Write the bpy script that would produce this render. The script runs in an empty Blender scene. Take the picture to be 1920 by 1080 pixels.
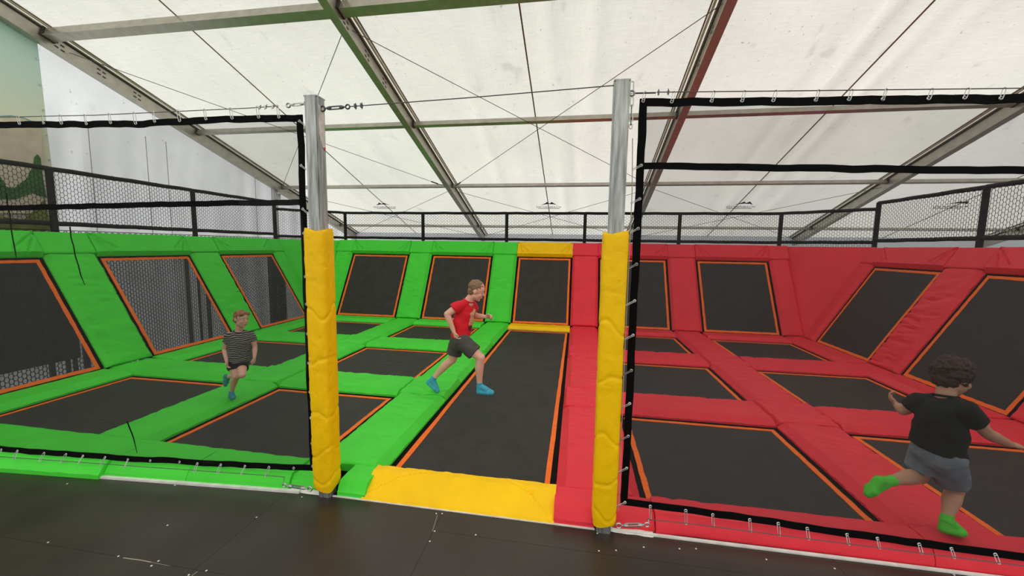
import bpy, bmesh, math, random
from mathutils import Vector, Matrix, Quaternion, noise
R_ = random.Random(7)
sc = bpy.context.scene
COL = sc.collection

# ---------------------------------------------------------------- camera
YAW, PITCH, ROLL, FPX = -0.1612, -0.1027, 0.0158, 739.18
CAM = Vector((1.4224, -3.1515, 1.853))
_fw = Vector((math.sin(YAW)*math.cos(PITCH), math.cos(YAW)*math.cos(PITCH), math.sin(PITCH)))
_rt = Vector((math.cos(YAW), -math.sin(YAW), 0)); _up = _rt.cross(_fw)
CR = _rt*math.cos(ROLL)+_up*math.sin(ROLL); CU = -_rt*math.sin(ROLL)+_up*math.cos(ROLL); CF = _fw
cd = bpy.data.cameras.new('camera'); cam = bpy.data.objects.new('camera', cd); COL.objects.link(cam)
m = Matrix((CR, CU, -CF)).transposed().to_4x4(); m.translation = CAM; cam.matrix_world = m
cd.sensor_fit = 'HORIZONTAL'; cd.sensor_width = 36; cd.lens = FPX/1920*36; cd.clip_start = .05; cd.clip_end = 200
sc.camera = cam

def ray(u, v): return CR*((u-960)/FPX)+CU*((540-v)/FPX)+CF
def at(u, v, ax, val):            # the point of pixel (u,v) on the plane where axis ax equals val
    d = ray(u, v); return CAM+d*((val-CAM[ax])/d[ax])

# ---------------------------------------------------------------- sky, sun, exposure
w = bpy.data.worlds.new('overcast_sky'); sc.world = w; w.use_nodes = True
bg = w.node_tree.nodes['Background']; bg.inputs[0].default_value = (.96, .98, 1, 1); bg.inputs[1].default_value = .62
sl = bpy.data.lights.new('sun', 'SUN'); sl.energy = 5.5; sl.angle = math.radians(12); sl.color = (1, .97, .92)
so = bpy.data.objects.new('sun', sl); COL.objects.link(so)
so.rotation_euler = Vector((.36, .74, -.60)).to_track_quat('-Z', 'Y').to_euler()
sc.view_settings.view_transform = 'Standard'; sc.view_settings.look = 'None'; sc.view_settings.gamma = 1
sc.view_settings.use_curve_mapping = False; sc.view_settings.exposure = 0.47
sc.cycles.use_denoising = True
sc.cycles.max_bounces = 8; sc.cycles.diffuse_bounces = 5; sc.cycles.transparent_max_bounces = 24

# ---------------------------------------------------------------- materials
MATS = {}
def mat(name, col, rough=.5, metal=0., var=.12, vscale=6., bump=0., bscale=40., stretch=(1, 1, 1), spec=.5, speck=0., weave=0.):
    if name in MATS: return MATS[name]
    M = bpy.data.materials.new(name); M.use_nodes = True; nt = M.node_tree; N = nt.nodes; L = nt.links
    b = N['Principled BSDF']; b.inputs['Roughness'].default_value = rough; b.inputs['Metallic'].default_value = metal
    b.inputs['Specular IOR Level'].default_value = spec
    tc = N.new('ShaderNodeTexCoord'); mp = N.new('ShaderNodeMapping'); L.new(tc.outputs['Object'], mp.inputs[0]); mp.inputs['Scale'].default_value = stretch
    n = N.new('ShaderNodeTexNoise'); n.inputs['Scale'].default_value = vscale; n.inputs['Detail'].default_value = 4; L.new(mp.outputs[0], n.inputs[0])
    r = N.new('ShaderNodeMapRange'); r.inputs[1].default_value = .3; r.inputs[2].default_value = .7; r.inputs[3].default_value = 1-var; r.inputs[4].default_value = 1+var
    L.new(n.outputs[0], r.inputs[0])
    mx = N.new('ShaderNodeMix'); mx.data_type = 'RGBA'; mx.blend_type = 'MULTIPLY'; mx.inputs[0].default_value = 1; mx.inputs[6].default_value = (*col, 1)
    L.new(r.outputs[0], mx.inputs[7]); out = mx.outputs[2]
    if speck:
        v = N.new('ShaderNodeTexNoise'); v.inputs['Scale'].default_value = 260; v.inputs['Detail'].default_value = 1; L.new(tc.outputs['Object'], v.inputs[0])
        r2 = N.new('ShaderNodeMapRange'); r2.inputs[1].default_value = .35; r2.inputs[2].default_value = .65; r2.inputs[3].default_value = 1-speck; r2.inputs[4].default_value = 1+speck
        L.new(v.outputs[0], r2.inputs[0]); m2 = N.new('ShaderNodeMix'); m2.data_type = 'RGBA'; m2.blend_type = 'MULTIPLY'; m2.inputs[0].default_value = 1
        L.new(out, m2.inputs[6]); L.new(r2.outputs[0], m2.inputs[7]); out = m2.outputs[2]
    L.new(out, b.inputs['Base Color'])
    if bump:
        n2 = N.new('ShaderNodeTexNoise'); n2.inputs['Scale'].default_value = bscale; n2.inputs['Detail'].default_value = 3; n2.inputs['Distortion'].default_value = .6
        L.new(mp.outputs[0], n2.inputs[0]); bp = N.new('ShaderNodeBump'); bp.inputs['Strength'].default_value = bump; bp.inputs['Distance'].default_value = .02
        L.new(n2.outputs[0], bp.inputs['Height']); L.new(bp.outputs[0], b.inputs['Normal'])
    MATS[name] = M; return M

GREEN = mat('green_vinyl', (.07, .68, .05), .5, var=.05, vscale=3, bump=.5, bscale=8, spec=.18)
REDV = mat('red_vinyl', (.80, .040, .062), .5, var=.05, vscale=3, bump=.5, bscale=8, spec=.2)
YEL = mat('yellow_vinyl', (.95, .57, .002), .45, var=.05, vscale=4, bump=.4, bscale=9, spec=.2)
ORANGE = mat('orange_webbing', (.95, .165, .012), .75, var=.08, vscale=20)
BED = mat('black_trampoline_fabric', (.036, .034, .032), .68, var=.15, vscale=5, speck=.4, spec=.3)
SKIRT = mat('black_edge_fabric', (.007, .0065, .0065), .85, var=.2, spec=.12)
STRAP = mat('black_webbing', (.004, .004, .0045), .9, var=.2, vscale=30, spec=.08)
GALV = mat('galvanised_steel', (.34, .36, .36), .45, .7, var=.42, vscale=7, stretch=(7, 7, .6), bump=.1, bscale=30)
ALU = mat('tent_aluminium', (.44, .41, .35), .34, .55, var=.12, vscale=8)
ALUD = mat('dark_channel', (.05, .045, .04), .6, .2)
KEDER = mat('cream_keder', (.75, .70, .58), .6)
STEEL = mat('bright_steel', (.50, .50, .51), .33, .9, var=.1)
WIRE = mat('dark_wire_rope', (.10, .10, .11), .45, .7)
FOAM = mat('black_foam_sleeve', (.020, .019, .020), .8, var=.3, vscale=14, bump=.3, bscale=30, spec=.2)
NETC = mat('black_net_cord', (.012, .012, .013), .85, spec=.15)
FRAME = mat('black_steel_frame', (.02, .02, .02), .5, .3)
EDGE = mat('white_edge_profile', (.72, .72, .70), .4, var=.15, vscale=12)
PLASTIC = mat('white_film', (.75, .75, .74), .5, bump=.6, bscale=20)
SCREW = mat('screw_head', (.85, .85, .83), .4, .3)
SCRATCH = mat('scratched_wood', (.33, .28, .23), .7)
SEAMM = mat('brown_seam', (.22, .15, .10), .7)
PRINT = mat('dark_print', (.035, .022, .03), .7)
GROUND = mat('ground_gravel', (.22, .21, .2), .9, var=.3, vscale=4)
WHITEW = mat('grey_white_post', (.55, .55, .55), .5, .2)

def floor_mat():
    M = mat('dark_film_plywood', (.030, .023, .019), .36, var=.22, vscale=2.2, speck=.3, spec=.45)
    nt = M.node_tree; N = nt.nodes; L = nt.links; b = N['Principled BSDF']
    n = N.new('ShaderNodeTexNoise'); n.inputs['Scale'].default_value = 3; n.inputs['Detail'].default_value = 5
    tc = N.new('ShaderNodeTexCoord'); L.new(tc.outputs['Object'], n.inputs[0])
    r = N.new('ShaderNodeMapRange'); r.inputs[1].default_value = .3; r.inputs[2].default_value = .7; r.inputs[3].default_value = .27; r.inputs[4].default_value = .40
    L.new(n.outputs[0], r.inputs[0]); L.new(r.outputs[0], b.inputs['Roughness'])
    n2 = N.new('ShaderNodeTexNoise'); n2.inputs['Scale'].default_value = 420; L.new(tc.outputs['Object'], n2.inputs[0])
    bp = N.new('ShaderNodeBump'); bp.inputs['Strength'].default_value = .12; bp.inputs['Distance'].default_value = .003
    L.new(n2.outputs[0], bp.inputs['Height']); L.new(bp.outputs[0], b.inputs['Normal'])
    return M
PLY = floor_mat()

def fabric_mat(name, col, trans, dirt=.25, tfac=.6):
    M = bpy.data.materials.new(name); M.use_nodes = True; nt = M.node_tree; N = nt.nodes; L = nt.links
    N.remove(N['Principled BSDF']); out = N['Material Output']
    tc = N.new('ShaderNodeTexCoord')
    def noi(scale, stretch, det=4, a=.35, b=.7, lo=0., hi=1.):
        mp = N.new('ShaderNodeMapping'); mp.inputs['Scale'].default_value = stretch; L.new(tc.outputs['Object'], mp.inputs[0])
        n = N.new('ShaderNodeTexNoise'); n.inputs['Scale'].default_value = scale; n.inputs['Detail'].default_value = det; L.new(mp.outputs[0], n.inputs[0])
        r = N.new('ShaderNodeMapRange'); r.inputs[1].default_value = a; r.inputs[2].default_value = b; r.inputs[3].default_value = lo; r.inputs[4].default_value = hi
        L.new(n.outputs[0], r.inputs[0]); return r.outputs[0]
    def mul(a, b):
        m_ = N.new('ShaderNodeMath'); m_.operation = 'MULTIPLY'; L.new(a, m_.inputs[0]); L.new(b, m_.inputs[1]); return m_.outputs[0]
    big = noi(.5, (1, 1, 1), 5, .3, .7, 1-dirt*.45, 1.0)
    weave = noi(12, (.4, 7, 7), 3, .35, .65, .93, 1.045)
    weave2 = noi(10, (8, .3, .3), 3, .35, .65, .965, 1.03)
    stain = noi(4.5, (1, .5, .5), 6, .64, .74, 1.0, 1-dirt*.7)
    spots = noi(24, (1, .6, .6), 2, .70, .76, 1.0, .55)
    f = mul(mul(mul(big, weave), mul(stain, spots)), weave2)
    mx = N.new('ShaderNodeMix'); mx.data_type = 'RGBA'; mx.blend_type = 'MULTIPLY'; mx.inputs[0].default_value = 1; mx.inputs[6].default_value = (*trans, 1); L.new(f, mx.inputs[7])
    t = N.new('ShaderNodeBsdfTranslucent'); L.new(mx.outputs[2], t.inputs[0])
    d = N.new('ShaderNodeBsdfDiffuse'); d.inputs[0].default_value = (*col, 1)
    s = N.new('ShaderNodeMixShader'); s.inputs[0].default_value = tfac; L.new(d.outputs[0], s.inputs[1]); L.new(t.outputs[0], s.inputs[2])
    L.new(s.outputs[0], out.inputs[0]); return M
ROOF = fabric_mat('roof_membrane', (.70, .69, .64), (.81, .805, .745))
WALLF = fabric_mat('gable_membrane', (.72, .74, .75), (.70, .725, .745), .16, .6)

def see_through(name, col, fac, rough=.8):
    M = bpy.data.materials.new(name); M.use_nodes = True; nt = M.node_tree; N = nt.nodes; L = nt.links
    b = N['Principled BSDF']; b.inputs['Base Color'].default_value = (*col, 1); b.inputs['Roughness'].default_value = rough; b.inputs['Specular IOR Level'].default_value = .2
    t = N.new('ShaderNodeBsdfTransparent'); s = N.new('ShaderNodeMixShader')
    tc = N.new('ShaderNodeTexCoord'); n = N.new('ShaderNodeTexNoise'); n.inputs['Scale'].default_value = 2.5; L.new(tc.outputs['Object'], n.inputs[0])
    r = N.new('ShaderNodeMapRange'); r.inputs[1].default_value = .3; r.inputs[2].default_value = .7; r.inputs[3].default_value = fac-.02; r.inputs[4].default_value = fac+.02
    L.new(n.outputs[0], r.inputs[0]); L.new(r.outputs[0], s.inputs[0]); L.new(t.outputs[0], s.inputs[1]); L.new(b.outputs[0], s.inputs[2]); L.new(s.outputs[0], N['Material Output'].inputs[0]); return M
NETM = see_through('fine_black_net', (.03, .03, .032), .34)
BEDT = see_through('open_weave_bed', (.040, .040, .040), .78, .65)

# ---------------------------------------------------------------- helpers
class MB:
    def __init__(s): s.v = []; s.f = []
    def add(s, vs, fs):
        o = len(s.v); s.v += [Vector(x) for x in vs]; s.f += [tuple(i+o for i in f) for f in fs]
    def box(s, c, size, ax=None):
        c = Vector(c); h = [x/2 for x in size]; ax = ax or (Vector((1, 0, 0)), Vector((0, 1, 0)), Vector((0, 0, 1)))
        vs = [c+ax[0]*(i*h[0])+ax[1]*(j*h[1])+ax[2]*(k*h[2]) for k in (-1, 1) for j in (-1, 1) for i in (-1, 1)]
        s.add(vs, [(0, 2, 3, 1), (4, 5, 7, 6), (0, 1, 5, 4), (2, 6, 7, 3), (0, 4, 6, 2), (1, 3, 7, 5)])
    def bar(s, a, b, wd, hg, up=(0, 0, 1)):
        a = Vector(a); b = Vector(b); d = (b-a); L = d.length; d.normalize(); sd = d.cross(Vector(up)).normalized(); u = sd.cross(d)
        s.box((a+b)/2, (wd, L, hg), (sd, d, u))
    def tube(s, pts, r, n=6, closed=False, cap=True):
        pts = [Vector(p) for p in pts]; m = len(pts); rings = []; prev = None
        for i, p in enumerate(pts):
            if closed: t = pts[(i+1) % m]-pts[i-1]
            else: t = pts[min(i+1, m-1)]-pts[max(i-1, 0)]
            t.normalize()
            if prev is None:
                a = Vector((0, 0, 1)) if abs(t.z) < .9 else Vector((1, 0, 0)); nn = t.cross(a).normalized()
            else: nn = (prev-t*prev.dot(t)).normalized()
            prev = nn; bb = t.cross(nn); rr = r[i] if isinstance(r, (list, tuple)) else r
            rings.append([p+nn*(rr*math.cos(2*math.pi*k/n))+bb*(rr*math.sin(2*math.pi*k/n)) for k in range(n)])
        o = len(s.v)
        for g in rings: s.v += g
        for i in range(m if closed else m-1):
            j = (i+1) % m
            for k in range(n): s.f.append((o+i*n+k, o+i*n+(k+1) % n, o+j*n+(k+1) % n, o+j*n+k))
        if cap and not closed:
            s.f.append(tuple(o+k for k in reversed(range(n)))); s.f.append(tuple(o+(m-1)*n+k for k in range(n)))
    def ring(s, c, a, b, L, W, r, seg=14, n=5):      # stadium or round ring, long axis a, short axis b
        c = Vector(c); a = Vector(a).normalized(); b = Vector(b).normalized(); pts = []
        for k in range(seg):
            t = 2*math.pi*k/seg; x = math.cos(t)*W/2; y = math.sin(t)*W/2+(math.copysign((L-W)/2, math.sin(t)) if abs(math.sin(t)) > 1e-6 else 0)
            pts.append(c+b*x+a*y)
        s.tube(pts, r, n, True)
    def ball(s, c, r, seg=10, rings=6, ax=None):
        c = Vector(c); r = r if isinstance(r, (tuple, list)) else (r, r, r); ax = ax or (Vector((1, 0, 0)), Vector((0, 1, 0)), Vector((0, 0, 1)))
        o = len(s.v); s.v.append(c+ax[2]*r[2])
        for i in range(1, rings):
            ph = math.pi*i/rings
            for k in range(seg):
                t = 2*math.pi*k/seg; s.v.append(c+ax[0]*(r[0]*math.sin(ph)*math.cos(t))+ax[1]*(r[1]*math.sin(ph)*math.sin(t))+ax[2]*(r[2]*math.cos(ph)))
        s.v.append(c-ax[2]*r[2]); e = len(s.v)-1
        for k in range(seg): s.f.append((o, o+1+k, o+1+(k+1) % seg)); s.f.append((e, e-seg+(k+1) % seg, e-seg+k))
        for i in range(rings-2):
            for k in range(seg):
                a = o+1+i*seg+k; b = o+1+i*seg+(k+1) % seg; s.f.append((a, a+seg, b+seg, b))
    def poly_prism(s, pts, off):
        n = len(pts); off = Vector(off); s.add([Vector(p) for p in pts]+[Vector(p)+off for p in pts], [tuple(range(n))[::-1], tuple(range(n, 2*n))]+[(i, (i+1) % n, (i+1) % n+n, i+n) for i in range(n)])
    def build(s, name, material, parent=None, smooth=None, base=None):
        me = bpy.data.meshes.new(name); base = Vector(base) if base is not None else (parent_base(parent) if parent else None)
        if base is None:
            xs = [v.x for v in s.v]; ys = [v.y for v in s.v]; zs = [v.z for v in s.v]
            base = Vector(((min(xs)+max(xs))/2, (min(ys)+max(ys))/2, min(zs)))
        me.from_pydata([tuple(v-base) for v in s.v], [], s.f); me.update()
        bm = bmesh.new(); bm.from_mesh(me); bmesh.ops.recalc_face_normals(bm, faces=bm.faces); bm.to_mesh(me); bm.free()
        if smooth:
            me.polygons.foreach_set('use_smooth', [True]*len(me.polygons)); me.set_sharp_from_angle(angle=math.radians(smooth))
        me.materials.append(material)
        o = bpy.data.objects.new(name, me); COL.objects.link(o)
        if parent: o.parent = parent
        else: o.location = base
        o['base'] = tuple(base) if not parent else tuple(parent_base(parent))
        return o
def parent_base(p): return Vector(p['base'])
def tag(o, label=None, cat=None, group=None, kind=None):
    if label: o['label'] = label
    if cat: o['category'] = cat
    if group: o['group'] = group
    if kind: o['kind'] = kind
    return o
def empty(name, base, label, cat, group=None):
    o = bpy.data.objects.new(name, None); COL.objects.link(o); o.location = base; o['base'] = tuple(base); o.empty_display_size = .1
    return tag(o, label, cat, group)
def copy_tree(o, delta, label=None):
    def cp(a, par):
        c = a.copy(); COL.objects.link(c); c.parent = par
        if par is None: c.location = Vector(a.location)+Vector(delta)
        for ch in list(a.children): cp(ch, c)
        return c
    c = cp(o, None)
    if label: c['label'] = label
    return c

def cushion(name, O, ex, ey, wd, ln, t, ch, material, parent=None, res=.03, he=.022, wr=.004, wfreq=(7, 7), creases=(), hfun=None, warp=None, low=0., cwid=.011, cdep=.010):
    """padded vinyl panel: local u along ex (0..wd), v along ey (0..ln); ch = chamfer widths (u0,u1,v0,v1)"""
    O = Vector(O); ex = Vector(ex).normalized(); ey = Vector(ey).normalized(); ez = ex.cross(ey)
    def ticks(L, a, b):
        s = {0., L}
        for q in (a, L-b): s.add(round(q, 4))
        for q in (.008, .022, L-.008, L-.022): s.add(round(q, 4))
        n = max(2, int(L/res))
        for i in range(1, n): s.add(round(L*i/n, 4))
        s = sorted(s); o = [s[0]]
        for q in s[1:]:
            if q-o[-1] > .004: o.append(q)
        o[-1] = L; return o
    us = ticks(wd, ch[0], ch[1]); vs = ticks(ln, ch[2], ch[3])
    def side(d, c):
        if c > 0: return he+(t-he)*min(1, d/c)
        q = max(0, 1-d/.022); return t-.016*q*q
    def h(u, v):
        x = hfun(u, v) if hfun else min(side(u, ch[0]), side(wd-u, ch[1]), side(v, ch[2]), side(ln-v, ch[3]))
        p = O+ex*u+ey*v
        x += wr*(noise.noise((u*wfreq[0]+p.x*3.1, v*wfreq[1]+p.y*3.7, p.z*2+1.3))+.5*noise.noise((u*wfreq[0]*2.3+9, v*wfreq[1]*2.3+p.x, p.y)))
        rn = noise.noise((u*wfreq[0]*.8+p.y*1.7+5, v*wfreq[1]*.8+p.x*2.3, p.z*1.5)); g_ = noise.noise((p.x*1.3+7, p.y*1.3, p.z*1.3+2))
        x -= wr*1.5*max(0, 1-abs(rn)/.12)*max(0, min(1, .35+1.6*g_))
        for (a, b) in creases:
            a_ = Vector(a); b_ = Vector(b); q = Vector((u, v)); dd = b_-a_; s_ = max(0, min(1, (q-a_).dot(dd)/dd.length_squared))
            e = (q-a_-dd*s_).length; x -= cdep*math.exp(-(e/cwid)**2)-cdep*.5*math.exp(-((e-cwid*1.6)/cwid)**2)
        return x
    W_ = warp or (lambda p: p)
    mb = MB(); nu = len(us); nv = len(vs)
    for v in vs:
        for u in us: mb.v.append(W_(O+ex*u+ey*v+ez*h(u, v)))
    for j in range(nv-1):
        for i in range(nu-1): a = j*nu+i; mb.f.append((a, a+1, a+nu+1, a+nu))
    rim = [i for i in range(nu)]+[j*nu+nu-1 for j in range(1, nv)]+[(nv-1)*nu+i for i in range(nu-2, -1, -1)]+[j*nu for j in range(nv-2, 0, -1)]
    uv = [(u, v) for v in vs for u in us]; o = len(mb.v)
    for k in rim: mb.v.append(W_(O+ex*uv[k][0]+ey*uv[k][1]+ez*low))
    n = len(rim)
    for k in range(n): mb.f.append((rim[k], o+k, o+(k+1) % n, rim[(k+1) % n]))
    mb.f.append(tuple(o+k for k in range(n)))
    return mb.build(name, material, parent, smooth=32)

def pad(label, O, ex, ey, wd, ln, ch, material, t=.08, name='floor_pad', cat='pad', group=None, **k):
    return tag(cushion(name, O, ex, ey, wd, ln, t, ch, material, **k), label, cat, group)

X = Vector((1, 0, 0)); Y = Vector((0, 1, 0)); Z = Vector((0, 0, 1))
FLOOR = -.03; GND = -.95

# ================================================================ SETTING
# ground below the raised platform
mb = MB(); mb.box((4, -1, GND-.05), (60, 60, .1)); tag(mb.build('ground', GROUND), kind='structure')
# plywood platform floor: boards with open joints
flo = bpy.data.objects.new('floor', None); COL.objects.link(flo); flo['base'] = (0, 0, 0); tag(flo, kind='structure')
FE = -.605
def board(x0, x1, y0, y1):
    mb = MB(); g = .0008; mb.box(((x0+x1)/2, (y0+y1)/2, FLOOR-.0125), (x1-x0-2*g, y1-y0-2*g, .025)); mb.build('board', PLY, flo)
xs = [-8.2, -5.7, -3.2, -.70, .54, 3.04, 5.54, 8.04, 10.54]
for a, b in zip(xs, xs[1:]):
    y = -.82 if a > .5 else (-1.37 if a < -.6 else -2.1)
    if a < -.71:
        board(a, b, y, FE-.02-.0); 
    else: board(a, b, y, FE)
    while y > -9.9: board(a, b, y-1.25, y); y -= 1.25
sub = MB(); sub.box((1, -5.2, FLOOR-.05), (19, 9.1, .045)); sub.build('subfloor', FRAME, flo)
for (u, v) in ((818, 963), (829, 963), (815, 996), (806, 1015), (892, 1003), (1120, 1000), (1123, 1033), (1155, 1032), (265, 889), (344, 892), (328, 910), (423, 910), (566, 932), (481, 970), (314, 985), (90, 1017), (222, 1043), (297, 1052), (284, 1061), (387, 1070), (354, 1078), (126, 907), (1207, 1026), (1274, 1029), (1305, 1029), (1437, 1049), (1565, 1066), (1789, 1078)):
    p = at(u, v, 2, FLOOR); mb = MB(); mb.tube([p+Z*-.001, p+Z*.0012], .0055, 8); mb.build('screw_head', SCREW, flo)
def scratch(px, wd):
    mb = MB(); pts = [at(u, v, 2, FLOOR+.0006) for u, v in px]
    for a, b in zip(pts, pts[1:]): mb.bar(a, b, wd, .0008)
    mb.build('scratch', SCRATCH, flo)
scratch(((231, 1046), (262, 1050), (283, 1054)), .006); scratch(((359, 1080), (370, 1072)), .004); scratch(((820, 966), (811, 996)), .0035); scratch(((283, 1054), (318, 1061)), .002)
# white edge profile at the rim of the platform
def front_y(x): return -.60-.075*max(0, -(x+.6)) if x < 0 else -.60+.04*max(0, min(1, (x-1.75)/.4))
mb = MB(); mb.bar((-2.5, front_y(-2.5)-.012, FLOOR+.006), (-.6, -.618, FLOOR+.006), .03, .02); mb.bar((-.33, -.612, FLOOR+.002), (1.6, -.612, FLOOR+.002), .014, .008)
mb.bar((1.72, -.60, FLOOR+.005), (6.3, -.575, FLOOR+.004), .022, .010)
tag(mb.build('trim_1', EDGE), kind='structure')

# ---- tent: roof slope, gable and back wall
K = math.tan(math.radians(18.03)); H0 = 4.80
def roof_z(y, off=0.): return CAM.z+H0-K*(y-CAM.y)+off if y >= .66 else roof_z(.66, off)-K*(.66-y)
SD = Vector((0, math.cos(math.radians(18.03)), -math.sin(math.radians(18.03)))); SN = Vector((0, -SD.z, SD.y)); SN = Vector((0, math.sin(math.radians(18.03)), math.cos(math.radians(18.03))))
RX = [-6.82, -1.88, 3.14, 8.16, 13.18, 18.2]
EAVE = 10.66; RIDGE = .66; FAB = .17
ceil = bpy.data.objects.new('ceiling', None); COL.objects.link(ceil); ceil['base'] = (0, 0, 0); tag(ceil, kind='structure')
def wrinkle(x, y, b):
    z = 0
    for (x0, s, a, wd, sk) in WR.get(b, ()):
        xc = x0+sk*(y-4); z += a*math.exp(-((x-xc)/wd)**2)*(.55+.45*math.sin(y*.9+x0*7))
    return z
WR = {1: ((.95, 1, .035, .10, .02), (1.25, 1, -.03, .09, .03), (1.6, 1, .03, .12, .02), (.1, 1, .02, .15, -.02), (-.5, 1, .025, .12, -.03)), 2: ((5.25, 1, .05, .10, .035), (5.55, 1, -.05, .09, .04), (5.85, 1, .05, .10, .04), (6.3, 1, .03, .14, .05), (4.9, 1, -.03, .1, .03)), 0: ((-5.2, 1, .02, .15, .03), (-3.2, 1, .02, .2, -.03))}
def roof_panel(x0, x1, y0, y1, b):
    nx = 36; ny = 44; mb = MB()
    for j in range(ny+1):
        y = y0+(y1-y0)*j/ny
        for i in range(nx+1):
            x = x0+(x1-x0)*i/nx
            e = min(1, (x-x0)/.25, (x1-x)/.25)
            z = roof_z(y, FAB)+e*wrinkle(x, y, b)+e*.012*noise.noise((x*.8, y*.5, b))
            mb.v.append(Vector((x, y, z)))
    for j in range(ny):
        for i in range(nx): a = j*(nx+1)+i; mb.f.append((a, a+1, a+nx+2, a+nx+1))
    return mb.build('roof_panel', ROOF, ceil, smooth=60)
for b, (xa, xb) in enumerate(zip(RX, RX[1:])):
    xm = (xa+xb)/2-.06
    for (p, q) in ((xa, xm), (xm, xb)):
        roof_panel(p, q, RIDGE, EAVE, b)
        mb = MB(); mb.add([(p, -9.4, roof_z(-9.4, FAB)), (q, -9.4, roof_z(-9.4, FAB)), (q, RIDGE, roof_z(RIDGE, FAB)), (p, RIDGE, roof_z(RIDGE, FAB))], [(0, 1, 2, 3)]); mb.build('roof_panel', ROOF, ceil)
    mb = MB(); mb.bar((xm, RIDGE, roof_z(RIDGE, FAB-.016)), (xm, EAVE, roof_z(EAVE, FAB-.016)), .022, .006); mb.build('seam', SEAMM, ceil)
# the printed marks on the membrane near the eave
def roof_pt(x, y, off): return Vector((x, y, roof_z(y, off)))
for b, cx in enumerate((-4.46, .58, 5.69, 10.5)):
    t = bpy.data.curves.new('lettering', 'FONT'); t.body = 'ESCHENBACH'; t.size = .135; t.align_x = 'CENTER'; t.extrude = .001; t.space_character = 1.12
    to = bpy.data.objects.new('lettering_tmp', t); COL.objects.link(to)
    me = bpy.data.meshes.new_from_object(to.evaluated_get(bpy.context.evaluated_depsgraph_get())); bpy.data.objects.remove(to)
    wid = max(v.co.x for v in me.vertices)-min(v.co.x for v in me.vertices); k = .70/wid
    for v in me.vertices: v.co = roof_pt(cx, 8.42, FAB-.05)+X*(v.co.x*k)-SD*(v.co.y*1.15)-SN*v.co.z
    me.materials.clear(); me.materials.append(PRINT); o = bpy.data.objects.new('lettering', me); COL.objects.link(o); o.parent = ceil
    mb = MB(); o0 = roof_pt(cx, 8.24, FAB-.05)
    def pk(pts): mb.poly_prism([o0+X*a-SD*c for a, c in pts], SN*.001)
    pk(((-.21, 0), (-.07, .13), (-.03, .20), (.02, .12), (.06, .10), (-.02, .06), (-.08, .05))); pk(((.02, .06), (.10, .20), (.24, 0), (.14, .06), (.10, .05)))
    mb.build('mountain_mark', PRINT, ceil)
    mb = MB(); mb.box(roof_pt(cx, 8.47, FAB-.05), (.62, .03, .001), (X, SD, SN)); mb.build('print_rule', PRINT, ceil)
# back wall of the tent behind the railing
mb = MB(); mb.add([(RX[0]-.2, EAVE, GND), (19, EAVE, GND), (19, EAVE, roof_z(EAVE, FAB)), (RX[0]-.2, EAVE, roof_z(EAVE, FAB))], [(0, 1, 2, 3)])
tag(mb.build('wall_back', WALLF), kind='structure')
# gable wall on the left, hung in soft vertical folds
GX = -7.02
gab = bpy.data.objects.new('wall_left', None); COL.objects.link(gab); gab['base'] = (0, 0, 0); tag(gab, kind='structure')
def gable(y0, y1):
    mb = MB(); ny = max(4, int((y1-y0)/.06)); nz = 14
    for j in range(ny+1):
        y = y0+(y1-y0)*j/ny
        for i in range(nz+1):
            t = i/nz; z = GND+(roof_z(y, FAB)-GND)*t; f = max(0, 1-max(0, z-3.6)/.6)
            mb.v.append(Vector((GX+f*(.03*math.sin(y*9+.6*math.sin(z))*noise.noise((y*.9, z*.15, 3))*2+.02*math.sin(y*2.3)), y, z)))
    for j in range(ny):
        for i in range(nz): a = j*(nz+1)+i; mb.f.append((a, a+1, a+nz+2, a+nz+1))
    mb.build('wall_panel', WALLF, gab, smooth=50)
for a, b in ((-9.34, -7), (-7, .66), (.66, 1.45), (1.45, 2.55), (2.55, 3.55), (3.55, 3.95), (3.95, 6.6), (6.6, EAVE)): gable(a, b)
for y in (2.62, 3.55, 3.94, 6.2):
    mb = MB(); mb.bar((GX+.04, y, 1.2), (GX+.04, y, min(3.9, roof_z(y))), .010, .006, up=(1, 0, 0)); mb.build('wall_seam', mat('grey_seam', (.45, .44, .45), .7), gab)

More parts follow.
